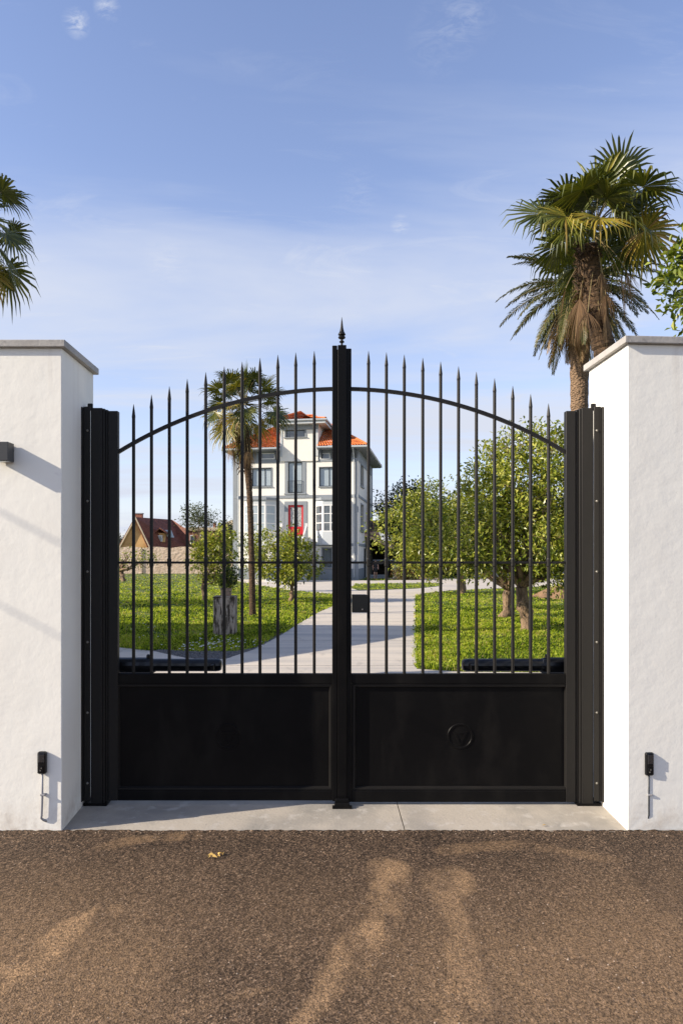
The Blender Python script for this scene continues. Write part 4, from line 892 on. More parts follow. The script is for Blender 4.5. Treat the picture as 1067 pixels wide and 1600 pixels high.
W_left = rect(393.8, 424, 731.5, 760); W_mid = rect(450.3, 472.3, 722, 770.5); W_right = rect(499, 529, 730, 760)
Door = rect(450.3, 474, 789, 838); W_ground = rect(504, 518, 857, 886); W_g2 = rect(395, 415, 860, 886)
W_top = rect(447, 477, 672, 683.5)
front_holes = [W_left, W_mid, W_right, Door, W_ground, W_g2]
bw = MB(); wall_grid(bw, lambda a, d, z: hp(a, d, z), 0, HW, -.1, ZE, front_holes)
side_w = [(sv(563.2), sv(567.2), szz(565, 760), szz(565, 724)), (sv(563.4), sv(567.2), szz(565, 830), szz(565, 789))]
side_d = (sv(568.6), sv(573), .0, szz(570.5, 857))
wall_grid(bw, lambda a, d, z: hp(HW-d, a, z), 0, HL, -.1, ZE, side_w+[side_d])
for q in [[hp(0, 0, -.1), hp(0, HL, -.1), hp(0, HL, ZE), hp(0, 0, ZE)], [hp(0, HL, -.1), hp(HW, HL, -.1), hp(HW, HL, ZE), hp(0, HL, ZE)]]: bw.add(q, [(0, 1, 2, 3)])
# tower walls above the eaves
TU0, TU1 = fu(438, -.12), fu(497, -.12); TZ = fz(468, 664, -.12); TVD = 5.0
wall_grid(bw, lambda a, d, z: hp(a, d-.12, z), TU0, TU1, ZE-.9, TZ, [W_top])
bw.add([hp(TU1, -.12, ZE-.9), hp(TU1, TVD, ZE-.9), hp(TU1, TVD, TZ), hp(TU1, -.12, TZ)], [(0, 1, 2, 3)]); bw.add([hp(TU0, -.12, ZE-.9), hp(TU0, TVD, ZE-.9), hp(TU0, TVD, TZ), hp(TU0, -.12, TZ)], [(0, 1, 2, 3)])
bw.add([hp(TU0, -.12, ZE-.9), hp(TU1, -.12, ZE-.9), hp(TU1, 0, ZE-.9), hp(TU0, 0, ZE-.9)], [(0, 1, 2, 3)])
wob = bw.build('wall', M['hwall'], villa)
def window(h, v=0, mull=2, trans=0, frame='hdark', glass='glass', name='window', fw=.07, fn=None, parent=None):
    fn = fn or (lambda a, d, z: hp(a, v+d, z)); u0, u1, z0, z1 = h; b = MB(); d0, d1 = .10, .16
    def bb(a0, a1, q0, q1, e0=d0, e1=d1): b.prism8([fn(a0,e0,q0), fn(a1,e0,q0), fn(a1,e1,q0), fn(a0,e1,q0), fn(a0,e0,q1), fn(a1,e0,q1), fn(a1,e1,q1), fn(a0,e1,q1)])
    bb(u0, u1, z0, z0+fw); bb(u0, u1, z1-fw, z1); bb(u0, u0+fw, z0+fw, z1-fw); bb(u1-fw, u1, z0+fw, z1-fw)
    for k in range(1, mull): q = u0+(u1-u0)*k/mull; bb(q-fw*.5, q+fw*.5, z0+fw, z1-fw, d0+.004, d1-.004)
    for k in range(1, trans): q = z0+(z1-z0)*k/trans; bb(u0+fw, u1-fw, q-fw*.3, q+fw*.3, d0+.008, d1-.008)
    w_ = b.build(name, M[frame], parent or villa); g = MB(); g.prism8([fn(u0, d1-.02, z0), fn(u1, d1-.02, z0), fn(u1, d1+.03, z0), fn(u0, d1+.03, z0), fn(u0, d1-.02, z1), fn(u1, d1-.02, z1), fn(u1, d1+.03, z1), fn(u0, d1+.03, z1)]); g.build('pane', M[glass], w_)
    return w_
def surround(h, w_, v=0, proud=.05, bottom=True, matn='hgrey', fn=None, name='window_surround', wb=None):
    fn = fn or (lambda a, d, z: hp(a, v+d, z)); u0, u1, z0, z1 = h; b = MB()
    def bb(a0, a1, q0, q1, e0=-proud, e1=.02): b.prism8([fn(a0,e0,q0), fn(a1,e0,q0), fn(a1,e1,q0), fn(a0,e1,q0), fn(a0,e0,q1), fn(a1,e0,q1), fn(a1,e1,q1), fn(a0,e1,q1)])
    bb(u0-w_, u1+w_, z1, z1+w_); bb(u0-w_, u0, z0, z1); bb(u1, u1+w_, z0, z1)
    if bottom: bb(u0-w_-.05, u1+w_+.05, z0-(wb or w_), z0, -proud-.06)
    return b.build(name, M[matn], villa)
w1 = window(W_left, mull=3, glass='blind'); w2 = window(W_right, mull=2, glass='blind'); w3 = window(W_top, v=-.12, mull=2)
surround(W_left, .05, bottom=True, wb=.07); surround(W_right, .05, wb=.07)
wm = window(W_mid, mull=2, glass='blind'); surround(W_mid, .28, bottom=True, wb=.12)
# balcony rail in front of tall window
b = MB(); u0, u1, z0, z1 = W_mid; n = 9
hbox(b, u0, u1, -.12, -.09, z0+1.0, z0+1.04); hbox(b, u0, u1, -.12, -.09, z0+.06, z0+.09)
for k in range(n+1): q = u0+(u1-u0)*k/n; hbox(b, q-.012, q+.012, -.115, -.095, z0+.09, z0+1.0)
b.build('balcony_rail', M['hdark'], villa)
window(W_ground, mull=1); window(W_g2, mull=2); surround(W_ground, .09); surround(W_top, .12, v=-.12, bottom=True, wb=.06)
# door
b = MB(); u0, u1, z0, z1 = Door; zt1 = z1
fr = .17
for (a0, a1, q0, q1) in [(u0, u0+fr, z0, z1), (u1-fr, u1, z0, z1), (u0+fr, u1-fr, z1-fr, z1), (u0+fr, u1-fr, z0, z0+.35), ((u0+u1)/2-.10, (u0+u1)/2+.10, z0+.35, z1-fr), (u0+fr, u1-fr, z0+.35, z0+.8)]: hbox(b, a0, a1, .08, .15, q0, q1)
hbox(b, u0+fr, u1-fr, .12, .17, z0+.35, z1-fr) if False else None
dr = b.build('door', M['reddoor'], villa)
b = MB(); hbox(b, u0+fr, (u0+u1)/2-.10, .12, .14, z0+.8, z1-fr); hbox(b, (u0+u1)/2+.10, u1-fr, .12, .14, z0+.8, z1-fr); b.build('pane', M['frost'], dr)
b = MB(); hbox(b, (u0+u1)/2+.02, (u0+u1)/2+.05, .04, .08, z0+1.0, z0+1.2); b.build('handle', M['bolt'], dr)
surround(Door, .30, bottom=False, name='door_surround')
# string courses, dado, frieze, corner pilasters
b = MB()
for (pa, pb) in [((365, 449.5), (773.5, 777.5)), ((473, 559), (773.5, 777.5))]:
    pass
zc0, zc1 = fz(468, 778), fz(468, 773.8)
hbox(b, -.03, fu(445)-.01, -.07, .02, zc0, zc1); hbox(b, fu(445), fu(478), -.072, .02, zc0, zc1); hbox(b, fu(478)+.01, HW+.05, -.07, .02, zc0, zc1)
b.prism8([hp(HW-.02, .02, zc0), hp(HW+.05, .02, zc0), hp(HW+.05, HL+.03, zc0), hp(HW-.02, HL+.03, zc0), hp(HW-.02, .02, zc1), hp(HW+.05, .02, zc1), hp(HW+.05, HL+.03, zc1), hp(HW-.02, HL+.03, zc1)])
b.build('string_course', M['hgrey'], villa)
b = MB(); zd = fz(510, 888.5)
for (a0, a1) in [(-.02, W_g2[0]-.3), ]: pass
hbox(b, -.03, HW+.04, -.045, .02, -.08, zd); b.prism8([hp(HW-.02, .02, -.08), hp(HW+.045, .02, -.08), hp(HW+.045, side_d[0]-.02, -.08), hp(HW-.02, side_d[0]-.02, -.08), hp(HW-.02, .02, zd), hp(HW+.045, .02, zd), hp(HW+.045, side_d[0]-.02, zd), hp(HW-.02, side_d[0]-.02, zd)])
b.build('dado', M['hgrey'], villa)
zb1 = fz(510, 851); b = MB(); hbox(b, -.03, HW+.05, -.05, .02, zb1-.12, zb1+.10)
b.prism8([hp(HW-.02, .02, zb1-.12), hp(HW+.05, .02, zb1-.12), hp(HW+.05, HL, zb1-.12), hp(HW-.02, HL, zb1-.12), hp(HW-.02, .02, zb1+.1), hp(HW+.05, .02, zb1+.1), hp(HW+.05, HL, zb1+.1), hp(HW-.02, HL, zb1+.1)]); b.build('base_course', M['hgrey'], villa)
for (a0, a1) in [(-.04, fu(371)), (fu(554.5), HW+.06)]:
    b = MB(); hbox(b, a0, a1, -.055, .02, -.05, ZE); b.build('corner_pilaster', M['hgrey'], villa)
b = MB(); b.prism8([hp(HW-.02, HL-.5, 0), hp(HW+.06, HL-.5, 0), hp(HW+.06, HL+.02, 0), hp(HW-.02, HL+.02, 0), hp(HW-.02, HL-.5, ZE), hp(HW+.06, HL-.5, ZE), hp(HW+.06, HL+.02, ZE), hp(HW-.02, HL+.02, ZE)]); b.build('corner_pilaster', M['hgrey'], villa)
b = MB(); zf = fz(540, 720.5)
hbox(b, .0, fu(437.5), -.04, .02, zf, ZE-.02); b.build('frieze', M['hgrey'], villa); b = MB(); hbox(b, fu(495.5), HW, -.04, .02, zf, ZE-.02)
b.prism8([hp(HW-.02, .02, zf), hp(HW+.04, .02, zf), hp(HW+.04, HL-.5, zf), hp(HW-.02, HL-.5, zf), hp(HW-.02, .02, ZE), hp(HW+.04, .02, ZE), hp(HW+.04, HL-.5, ZE), hp(HW-.02, HL-.5, ZE)]); b.build('frieze', M['hgrey'], villa)
for (p0, p1) in [(405, 430), (500, 516)]:
    h = (fu(p0), fu(p1), fz(p0, 718), fz(p0, 708.5)); b = MB(); hbox(b, h[0], h[1], -.06, -.041, h[2], h[3]); w_ = b.build('attic_window', M['wframe'], villa); b = MB(); hbox(b, h[0]+.08, h[1]-.08, -.07, -.061, h[2]+.07, h[3]-.07); b.build('pane', M['glass'], w_)
b = MB(); hbox(b, TU0-.02, TU1+.03, -.19, -.121, fz(468, 671.5, -.12), TZ); b.build('tower_band', M['hgrey'], villa)
b = MB(); hbox(b, fu(490, -.12), TU1+.02, -.17, -.121, ZE-.5, fz(468, 671.5, -.12)-.002); b.build('tower_pilaster', M['hlight'], villa); b = MB(); hbox(b, TU0-.02, fu(441, -.12), -.17, -.121, ZE-.5, fz(468, 671.5, -.12)-.002); b.build('tower_pilaster', M['hlight'], villa)
# eave brackets
for px in [372, 395, 432, 503, 520, 545, 556]:
    b = MB(); u = fu(px); q = [(u-.06, -.05, ZE-.75), (u+.06, -.05, ZE-.75), (u+.06, -.05, ZE-.05), (u-.06, -.05, ZE-.05), (u-.06, -.62, ZE-.16), (u+.06, -.62, ZE-.16), (u+.06, -.62, ZE-.05), (u-.06, -.62, ZE-.05)]
    b.add([hp(*t) for t in q], [(0, 1, 5, 4), (4, 5, 6, 7), (0, 4, 7, 3), (1, 2, 6, 5), (3, 7, 6, 2)]); b.build('bracket', M['hdark'], villa)
# side windows and door
fs = lambda a, d, z: hp(HW-d, a, z)
for h in side_w: window(h, mull=1, fn=fs); surround(h, .12, fn=fs, name='window_surround')
b = MB(); a0, a1, q0, q1 = side_d; b.prism8([fs(a0,.1,q0), fs(a1,.1,q0), fs(a1,.15,q0), fs(a0,.15,q0), fs(a0,.1,q1), fs(a1,.1,q1), fs(a1,.15,q1), fs(a0,.15,q1)]); sd_ = b.build('side_door', M['hdark'], villa)
b = MB(); b.prism8([fs(a0+.3,.07,1.0), fs(a0+.4,.07,1.0), fs(a0+.4,.1,1.0), fs(a0+.3,.1,1.0), fs(a0+.3,.07,1.2), fs(a0+.4,.07,1.2), fs(a0+.4,.1,1.2), fs(a0+.3,.1,1.2)]); b.build('handle', M['bolt'], sd_)
# roof: hip with tile ribs
def hip(b, u0, u1, v0, v1, ze, apex, th=.14, skip=None):
    C4 = [(u0, v0), (u1, v0), (u1, v1), (u0, v1)]; A0, A1 = apex    # ridge ends (u,v,z)
    corners = [hp(*c, ze) for c in C4]; R0, R1 = np.array(hp(*A0)), np.array(hp(*A1))
    faces = [(corners[0], corners[1], R1, R0), (corners[1], corners[2], R1, R1), (corners[2], corners[3], R0, R1), (corners[3], corners[0], R0, R0)]
    for (a, b_, c, d) in faces:
        a, b_, c, d = map(lambda q: np.array(q, float), (a, b_, c, d)); e = (b_-a); Ln = np.linalg.norm(e); e /= Ln
        nrm = np.cross(b_-a, (c+d)/2-a); nrm /= np.linalg.norm(nrm); nrm = nrm if nrm[2] > 0 else -nrm
        H = np.linalg.norm((c+d)/2-(a+b_)/2); nr = max(6, int(H/.34)); nc = max(8, int(Ln/.11)); up = ((c+d)/2-(a+b_)/2)/H
        # stepped, corrugated rows
        for r in range(nr):
            f0, f1 = r/nr, (r+1)/nr
            p0, p1, q0, q1 = a+(d-a)*f0, b_+(c-b_)*f0, a+(d-a)*f1, b_+(c-b_)*f1
            k0 = np.arange(nc+1)/nc; wv = (.5+.5*np.cos(np.arange(nc+1)*math.pi))*.055
            lo = p0[None]+(p1-p0)[None]*k0[:, None]+nrm[None]*(wv[:, None]+.045); hi = q0[None]+(q1-q0)[None]*k0[:, None]+nrm[None]*wv[:, None]
            base_ = len(b.V); b.V.extend(map(tuple, lo.tolist())); b.V.extend(map(tuple, hi.tolist())); b.T.extend([.5]*(2*(nc+1)))
            b.Fc.extend([(base_+i, base_+i+1, base_+nc+1+i+1, base_+nc+1+i) for i in range(nc) if skip is None or not skip((lo[i]+hi[i+1])/2)])
    for cnr, rr in zip(corners, (R0, R1, R1, R0)):
        p0 = np.array(cnr)+np.array([0, 0, .06]); b.tube([p0, np.array(rr)+np.array([0, 0, .06])], .10, 8)
    if np.linalg.norm(R0-R1) > .1: b.tube([R0+[0, 0, .06], R1+[0, 0, .06]], .10, 8)
ovh = .85
def tower_skip(p):
    dx, dy = p[0]-HC[0], p[1]-HC[1]; u = HW+dx*c_-dy*s_; v = dx*s_+dy*c_
    return TU0-.04 < u < TU1+.04 and v < TVD-.3
b = MB(); hip(b, -.72, HW+ovh, -ovh, HL+ovh, ZE+.18, ((HW/2-.3, HL/2, ZE+4.05), (HW/2+.5, HL/2, ZE+4.05)), skip=tower_skip); rf = b.build('roof', M['tile'], villa)
def eave(b, u0, u1, v0, v1, z, h): 
    b.prism8([hp(u0,v0,z), hp(u1,v0,z), hp(u1,v1,z), hp(u0,v1,z), hp(u0,v0,z+h), hp(u1,v0,z+h), hp(u1,v1,z+h), hp(u0,v1,z+h)])
b = MB(); eave(b, -.68, TU0-.02, -ovh+.04, .02, ZE-.04, .20); eave(b, TU1+.02, HW+ovh-.04, -ovh+.04, .02, ZE-.04, .20); eave(b, -.68, HW+ovh-.04, .021, HL+ovh-.04, ZE-.04, .20); b.build('soffit', M['soffit'], villa)
def gutter(u0, u1, v0, v1, z, r=.085):
    b = MB(); b.tube([hp(u0, v0, z), hp(u1, v0, z), hp(u1, v1, z), hp(u0, v1, z), hp(u0, v0, z)], r, 8, sq=True); return b.build('gutter', M['gutter'], villa)
b = MB(); zz_ = ZE+.10; b.tube([hp(TU1+.02, 0, zz_), hp(TU1+.02, -ovh-.03, zz_), hp(HW+ovh+.03, -ovh-.03, zz_), hp(HW+ovh+.03, HL+ovh+.03, zz_), hp(-.76, HL+ovh+.03, zz_), hp(-.76, -ovh-.03, zz_), hp(TU0-.02, -ovh-.03, zz_), hp(TU0-.02, 0, zz_)], .085, 8, sq=True); b.build('gutter', M['gutter'], villa)
TZe = fz(468, 660, -.12)
b = MB(); hip(b, TU0-.55, TU1+.75, -.80, TVD+1.5, TZe+.1, ((TU0+1.3, 2.0, TZe+1.25), (TU0+1.5, 4.5, TZe+1.25))); b.build('tower_roof', M['tile'], villa)
b = MB(); eave(b, TU0-.5, TU1+.70, -.75, TVD+1.4, TZ, TZe-TZ+.09); b.build('tower_soffit', M['hlight'], villa)
gutter(TU0-.57, TU1+.77, -.83, TVD+1.45, TZe+.07, .08)
# downpipes
for (px, off) in [(373, -.12), (553.2, -.12)]:
    b = MB(); u = fu(px); b.tube([hp(u, -ovh+.05, ZE+.02), hp(u, off, ZE-.7), hp(u, off, .2)], .05, 8); b.build('downpipe', M['gutter'], villa)
# bay windows
def bay(pa, pb, pc, pd, ztop_py, zbot_py, gtop, gbot, curtains):
    """pa..pd: px of the wall left, front left, front right, wall right"""
    v = -.75; ua, ub, uc, ud = fu(pa), fu(pb, v), fu(pc, v), fu(pd); zt_, zb_ = fz((pb+pc)/2, ztop_py, v), fz((pb+pc)/2, zbot_py, v); g1, g0 = fz((pb+pc)/2, gtop, v), fz((pb+pc)/2, gbot, v)
    b = MB(); F4 = [(ua, 0), (ub, v), (uc, v), (ud, 0)]
    def wallp(q0, q1, inset):
        P = [(ua+inset, .02), (ub+inset*.4, v+inset), (uc-inset*.4, v+inset), (ud-inset, .02)]
        b.add([hp(u, w, q0) for u, w in P]+[hp(u, w, q1) for u, w in P], [(0, 1, 5, 4), (1, 2, 6, 5), (2, 3, 7, 6), (4, 5, 6, 7), (3, 2, 1, 0)])
    wallp(zb_, g0, 0)
    bo = b.build('bay', M['hlight'], villa)
    b = MB(); wallp(g1, zt_, 0); b.build('bay_head', M['hlight'], bo)
    b = MB(); P = [(ua-.12, .02), (ub-.1, v-.12), (uc+.1, v-.12), (ud+.12, .02)]; b.add([hp(u, w, zt_) for u, w in P]+[hp(u, w, zt_+.2) for u, w in P], [(0, 1, 5, 4), (1, 2, 6, 5), (2, 3, 7, 6), (4, 5, 6, 7), (3, 2, 1, 0)]); b.build('cornice', M['hgrey'], bo)
    for (p, q, m) in [(F4[0], F4[1], 1), (F4[1], F4[2], 2), (F4[2], F4[3], 1)]:
        p = np.array(p); q = np.array(q); L_ = np.linalg.norm(q-p); e = (q-p)/L_; n_ = np.array([-e[1], e[0]]); n_ = n_ if n_[1] > 0 else -n_
        fn = lambda a, d, z, p=p, e=e, n_=n_: hp(*(p+e*a+n_*(d-.10)), z)
        w_ = window((.0, L_, g0, g1), mull=m if m > 1 else 1, trans=3, frame='wframe', glass=curtains, fn=fn, fw=.11, parent=bo)
bay(382, 392, 415, 431.5, 781, 852, 788, 832, 'blind'); bay(493, 504, 529, 541, 781, 851, 788, 831, 'glass')
# entrance stairs with pale stringers, curved rails
zd0 = Door[2]; ud0, ud1 = Door[0]-.35, Door[1]+.35; nst = 18
b = MB()
for k in range(nst): hbox(b, ud0, ud1, -.75-.30*(k+1)+.0, -.75-.30*k, -.05, zd0-.02-(zd0)*(k+1)/(nst+1))
hbox(b, ud0, ud1, -.75, -.06, -.05, zd0-.02); st = b.build('entrance_stairs', M['hlight'], villa)
b = MB()
for u in (ud0-.12, ud1):
    q = [hp(u, -.75, 0), hp(u+.12, -.75, 0), hp(u+.12, -.75-.30*nst, 0), hp(u, -.75-.30*nst, 0), hp(u, -.75, zd0+.9), hp(u+.12, -.75, zd0+.9), hp(u+.12, -.75-.30*nst, .95), hp(u, -.75-.30*nst, .95)]
    b = MB(); b.prism8(q); b.build('balustrade', M['fascia'], st)
for u in (ud0-.06, ud1+.06): b = MB(); hbox(b, u-.11, u+.11, -.86, -.64, zd0-.1, zd0+1.05); b.build('newel_post', M['fascia'], st)

# ================================================================== SHED on the right, box, edging, person
def rbox(b, px0, px1, py0, py1, Y0, Y1, z0=None):
    x0, x1 = Pt(px0, py0, Y0)[0], Pt(px1, py0, Y0)[0]; zb_, zt_ = (Pt(0, py1, Y0)[2] if z0 is None else z0), Pt(0, py0, Y0)[2]; b.box(x0, x1, Y0, Y1, zb_, zt_)
Ys = 63.0; sh = thing('shed', (Pt(620, 905, Ys)[0], Ys, 0), 'large dark open shed with brown tiled roof right of the villa', 'shed')
P_ = lambda px, py, Y=Ys: np.array(Pt(px, py, Y))
b = MB()  # back and side walls dark
rbox(b, 565, 740, 845, 906, Ys+7, Ys+7.2, -.05); x0 = Pt(735, 0, Ys)[0]; b.box(x0, x0+.2, Ys, Ys+7, -.05, 3.2); x0 = Pt(566, 0, Ys)[0]; b.box(x0-.2, x0, Ys, Ys+7, -.05, 3.2); b.build('wall', M['darkwood'], sh)
# main gable roof sloping down to the right
b = MB(); A = P_(560, 812); A2 = P_(560, 812, Ys+7.3); Rg = P_(583, 838); 
def slabq(b, p, q, Yd, th):
    p, q = np.array(p), np.array(q); d = np.array([0, Yd, 0]); u = np.array([0, 0, -th]); b.prism8([p+u, q+u, q+d+u, p+d+u, p, q, q+d, p+d])
slabq(b, P_(560, 826), P_(668, 876), 7.3, .16); b.build('lower_roof', M['tilebrown'], sh)
b = MB(); slabq(b, P_(560, 829), P_(645, 868), -.06, .22); b.build('barge_board', M['pinkbeam'], sh)
b = MB(); x0, x1 = P_(555, 0)[0], P_(640, 0)[0]; z0_, z1_ = Pt(0, 829, Ys+2)[2], Pt(0, 813, Ys+5)[2]
b.prism8([(x0, Ys+1.8, z0_-.12), (x1, Ys+1.8, z0_-.12), (x1, Ys+5, z1_-.12), (x0, Ys+5, z1_-.12), (x0, Ys+1.8, z0_), (x1, Ys+1.8, z0_), (x1, Ys+5, z1_), (x0, Ys+5, z1_)])
b.build('upper_roof', M['tilebrown'], sh)
b = MB(); b.add([P_(577, 831, Ys+1.7), P_(592, 831, Ys+1.7), P_(595, 842, Ys+1.7), P_(577, 834, Ys+1.7)], [(0, 1, 2, 3)]); b.V = b.V; b.build('gable_infill', M['pinkbeam'], sh)
b = MB(); rbox(b, 600, 735, 852, 873, Ys+2, Ys+2.15); b.build('shade_panel', M['darkwood'], sh)
b = MB()
for px in (606, 637, 690): rbox(b, px-1.3, px+1.3, 850, 906, Ys+.1, Ys+.25, -.05)
b.build('roof_post', M['darkwood'], sh)
b = MB(); rbox(b, 583, 660, 874.5, 876, Ys+.3, Ys+.4); rbox(b, 583, 660, 880, 881, Ys+.3, Ys+.4); b.build('cross_rail', M['hgrey'], sh)
t_ = thing('storage_box', (Pt(622, 0, 61)[0], 61, 0), 'pale grey enamel cabinet under the dark shed roof', 'cabinet'); b = MB(); rbox(b, 615, 629, 884, 903, 61, 61.8, 0); b.build('body', M['bluewhite'], t_, bevel=.02); b = MB(); rbox(b, 614.5, 629.5, 883, 884, 60.95, 61.85); b.build('lid', M['hlight'], t_)
t_ = thing('low_wall', (Pt(592, 0, 60.5)[0], 60.5, 0), 'low blue-grey wall behind the person, right of the villa', 'low wall'); b = MB(); rbox(b, 577, 602, 899, 908, 61.5, 61.7, 0); b.build('body', M['hgrey'], t_); b = MB(); rbox(b, 577, 602.5, 898.3, 899, 61.45, 61.75); b.build('cap', M['hlight'], t_)
rgk = random.Random(3)
b = MB()
for k in range(26):
    px = 607+k*3.3; x, y, z = Pt(px, 905, 59.2); r = rgk.uniform(.08, .13); b.lathe((x, y+rgk.uniform(-.1, .1), -.01), [(r*.9, 0), (r, r*.6), (r*.7, r*1.2), (r*.1, r*1.4)], 7)
tag(b.build('stone_edging', M['pot']), 'row of small pinkish edging stones in front of the shed shrubs', 'edging')
# earth mound
b = MB(); X_, Y_ = G(885, 934); n = 28
V_ = []; Fs = []
for i in range(10):
    for k in range(n):
        f = i/9; r = 1.55*(1-f)*(1+.12*math.sin(3*k*.7)+.08*math.sin(k*2.1)); a = 2*math.pi*k/n; V_.append((X_+r*math.cos(a), Y_+r*.8*math.sin(a), -.03+.62*math.sin(f*math.pi/2)*(1+.05*math.sin(5*a))))
for i in range(9):
    for k in range(n): Fs.append((i*n+k, i*n+(k+1) % n, (i+1)*n+(k+1) % n, (i+1)*n+k))
b.add(V_, Fs); tag(b.build('earth_mound', M['mound'], smooth=True), 'small heap of bare brown earth behind the thick tree trunk on the right', 'mound')
# white outbuilding seen through the trees
t_ = thing('outbuilding', (Pt(850, 0, 66)[0], 66, 0), 'low white outbuilding glimpsed through the right tree', 'outbuilding'); b = MB(); rbox(b, 725, 960, 862, 903, 66, 74, -.05); b.build('wall', M['hwall'], t_); b = MB(); slabq(b, Pt(715, 861, 65.5), Pt(970, 861, 65.5), 9, .14); b.build('roof', M['tilebrown'], t_)
b = MB(); rbox(b, 770, 786, 872, 890, 65.93, 65.99); w_ = b.build('window', M['hdark'], t_); b = MB(); rbox(b, 772, 784, 874, 888, 65.89, 65.925); b.build('pane', M['glass'], w_)
b = MB(); rbox(b, 866, 880, 872, 890, 65.93, 65.99); w_ = b.build('window', M['hdark'], t_); b = MB(); rbox(b, 868, 878, 874, 888, 65.89, 65.925); b.build('pane', M['glass'], w_)

# person
def skin(name, verts, edges, radii, m, parent, sub=1):
    me = bpy.data.meshes.new(name); me.from_pydata(verts, edges, [])
    o = bpy.data.objects.new(name, me); COL.objects.link(o)
    sk = o.modifiers.new('skin', 'SKIN')
    for i, r in enumerate(radii): me.skin_vertices[0].data[i].radius = r if hasattr(r, '__len__') else (r, r)
    me.skin_vertices[0].data[0].use_root = True
    sm = o.modifiers.new('sub', 'SUBSURF'); sm.levels = sub; sm.render_levels = sub; me.materials.append(m); o.parent = parent; return o
px_, py_ = G(586.5, 905.5)
pt = thing('person', (px_, py_, .012), 'person in dark top and shorts walking beside the grey villa wall', 'person')
sc = .95
J = [(0, 0, .93), (0, 0, 1.12), (0, -.01, 1.33), (0, -.01, 1.45), (0, -.02, 1.53), (0, -.03, 1.66),
     (-.09, 0, .90), (-.10, -.10, .50), (-.10, -.06, .09), (-.10, -.22, .04),
     (.09, 0, .90), (.10, .06, .50), (.10, .22, .12), (.10, .10, .04),
     (-.17, -.01, 1.40), (-.23, .06, 1.13), (-.22, .00, .90), (-.22, -.03, .80),
     (.17, -.01, 1.40), (.23, -.05, 1.13), (.22, -.20, .95), (.22, -.27, .88)]
E = [(0, 1), (1, 2), (2, 3), (3, 4), (4, 5), (0, 6), (6, 7), (7, 8), (8, 9), (0, 10), (10, 11), (11, 12), (12, 13), (2, 14), (14, 15), (15, 16), (16, 17), (2, 18), (18, 19), (19, 20), (20, 21)]
RD = [.13, .12, .14, .08, .055, .095, .095, .06, .038, .035, .095, .06, .038, .035, .06, .042, .033, .035, .06, .042, .033, .035]
J = [(x*sc, y*sc, z*sc) for x, y, z in J]
skin('body', J, E, RD, M['skin'], pt, 2)
skin('shirt', [J[0], J[1], J[2], J[3], J[14], J[18], tuple((np.array(J[14])+np.array(J[15]))/2), tuple((np.array(J[18])+np.array(J[19]))/2)], [(0, 1), (1, 2), (2, 3), (2, 4), (2, 5), (4, 6), (5, 7)], [.15, .14, .155, .085, .075, .075, .06, .06], M['darkcloth'], pt, 2)
skin('shorts', [J[0], J[6], tuple((np.array(J[6])*.25+np.array(J[7])*.75)), J[10], tuple((np.array(J[10])*.25+np.array(J[11])*.75))], [(0, 1), (1, 2), (0, 3), (3, 4)], [.15, .11, .09, .11, .09], M['darkcloth'], pt, 2)
skin('hair', [(0, 0, 1.69*sc), (0, .03, 1.62*sc)], [(0, 1)], [.10, .085], M['hair'], pt, 2)

# ================================================================== LEFT BACKGROUND
Yw = 78.5
t_ = thing('stone_wall', (Pt(280, 0, Yw)[0], Yw, 0), 'long rubble stone wall along the back of the left lawn', 'wall'); b = MB()
xs_ = np.linspace(Pt(-150, 0, Yw)[0], Pt(372, 0, Yw)[0], 60); zt_ = [Pt(0, 855.5, Yw)[2]+.08*math.sin(i*1.3)+.06*rnd.random() for i in range(60)]
for i in range(59): b.add([(xs_[i], Yw, -.1), (xs_[i+1], Yw, -.1), (xs_[i+1], Yw, zt_[i+1]), (xs_[i], Yw, zt_[i]), (xs_[i], Yw+.5, -.1), (xs_[i+1], Yw+.5, -.1), (xs_[i+1], Yw+.5, zt_[i+1]), (xs_[i], Yw+.5, zt_[i])], [(0, 1, 2, 3), (3, 2, 6, 7), (5, 4, 7, 6)])
b.build('masonry', M['stone'], t_)
b = MB(); rbox(b, 219.5, 222, 856.5, 896, Yw-.12, Yw-.01, 0); b.build('buttress', M['stone'], t_)
# ochre house
Yh = 88.0; q = lambda px, py, d=0: np.array(Pt(px, py, Yh+d)); Hh = thing('neighbour_house', (Pt(240, 0, Yh)[0], Yh, 0), 'ochre gabled house with maroon tiled roof beyond the stone wall', 'house')
gA, gL, gR = q(213, 810), q(187, 858), q(235, 856); dep = np.array([2.0, 9, 0])
b = MB(); lo = lambda p: np.array([p[0], p[1], -.1])
b.add([lo(gL), lo(gR), gR, gA, gL], [(0, 1, 2, 3, 4)]); eR = q(289, 852, 3.5); eR2 = np.array([eR[0], eR[1], gR[2]])
b.build('gable_wall', M['ochre'], Hh)
b = MB(); b.add([lo(gR), lo(eR2), eR2, gR], [(0, 1, 2, 3)]); b.add([lo(gL), lo(gL+[3, 10, 0]), gL+[3, 10, 0], gL], [(3, 2, 1, 0)]); b.build('wall', M['ochre'], Hh)
rA = gA+[0, 0, .15]; rE = q(269, 813.5, 6); rE[2] = rA[2]; hipc = q(289, 829, 3.8)
b = MB(); nrm = np.array([.25, -.6, .7])
def thick(P, t_, d): 
    P = [np.array(p, float) for p in P]; m = len(P); b.add([p for p in P]+[p+np.array(d)*t_ for p in P], [tuple(range(m)), tuple(range(m, 2*m))[::-1]]+[(i, (i+1) % m, m+(i+1) % m, m+i) for i in range(m)])
eL = gR+np.array([-.15, -.3, -.1]); eRr = eR2+np.array([.3, -.3, -.1])
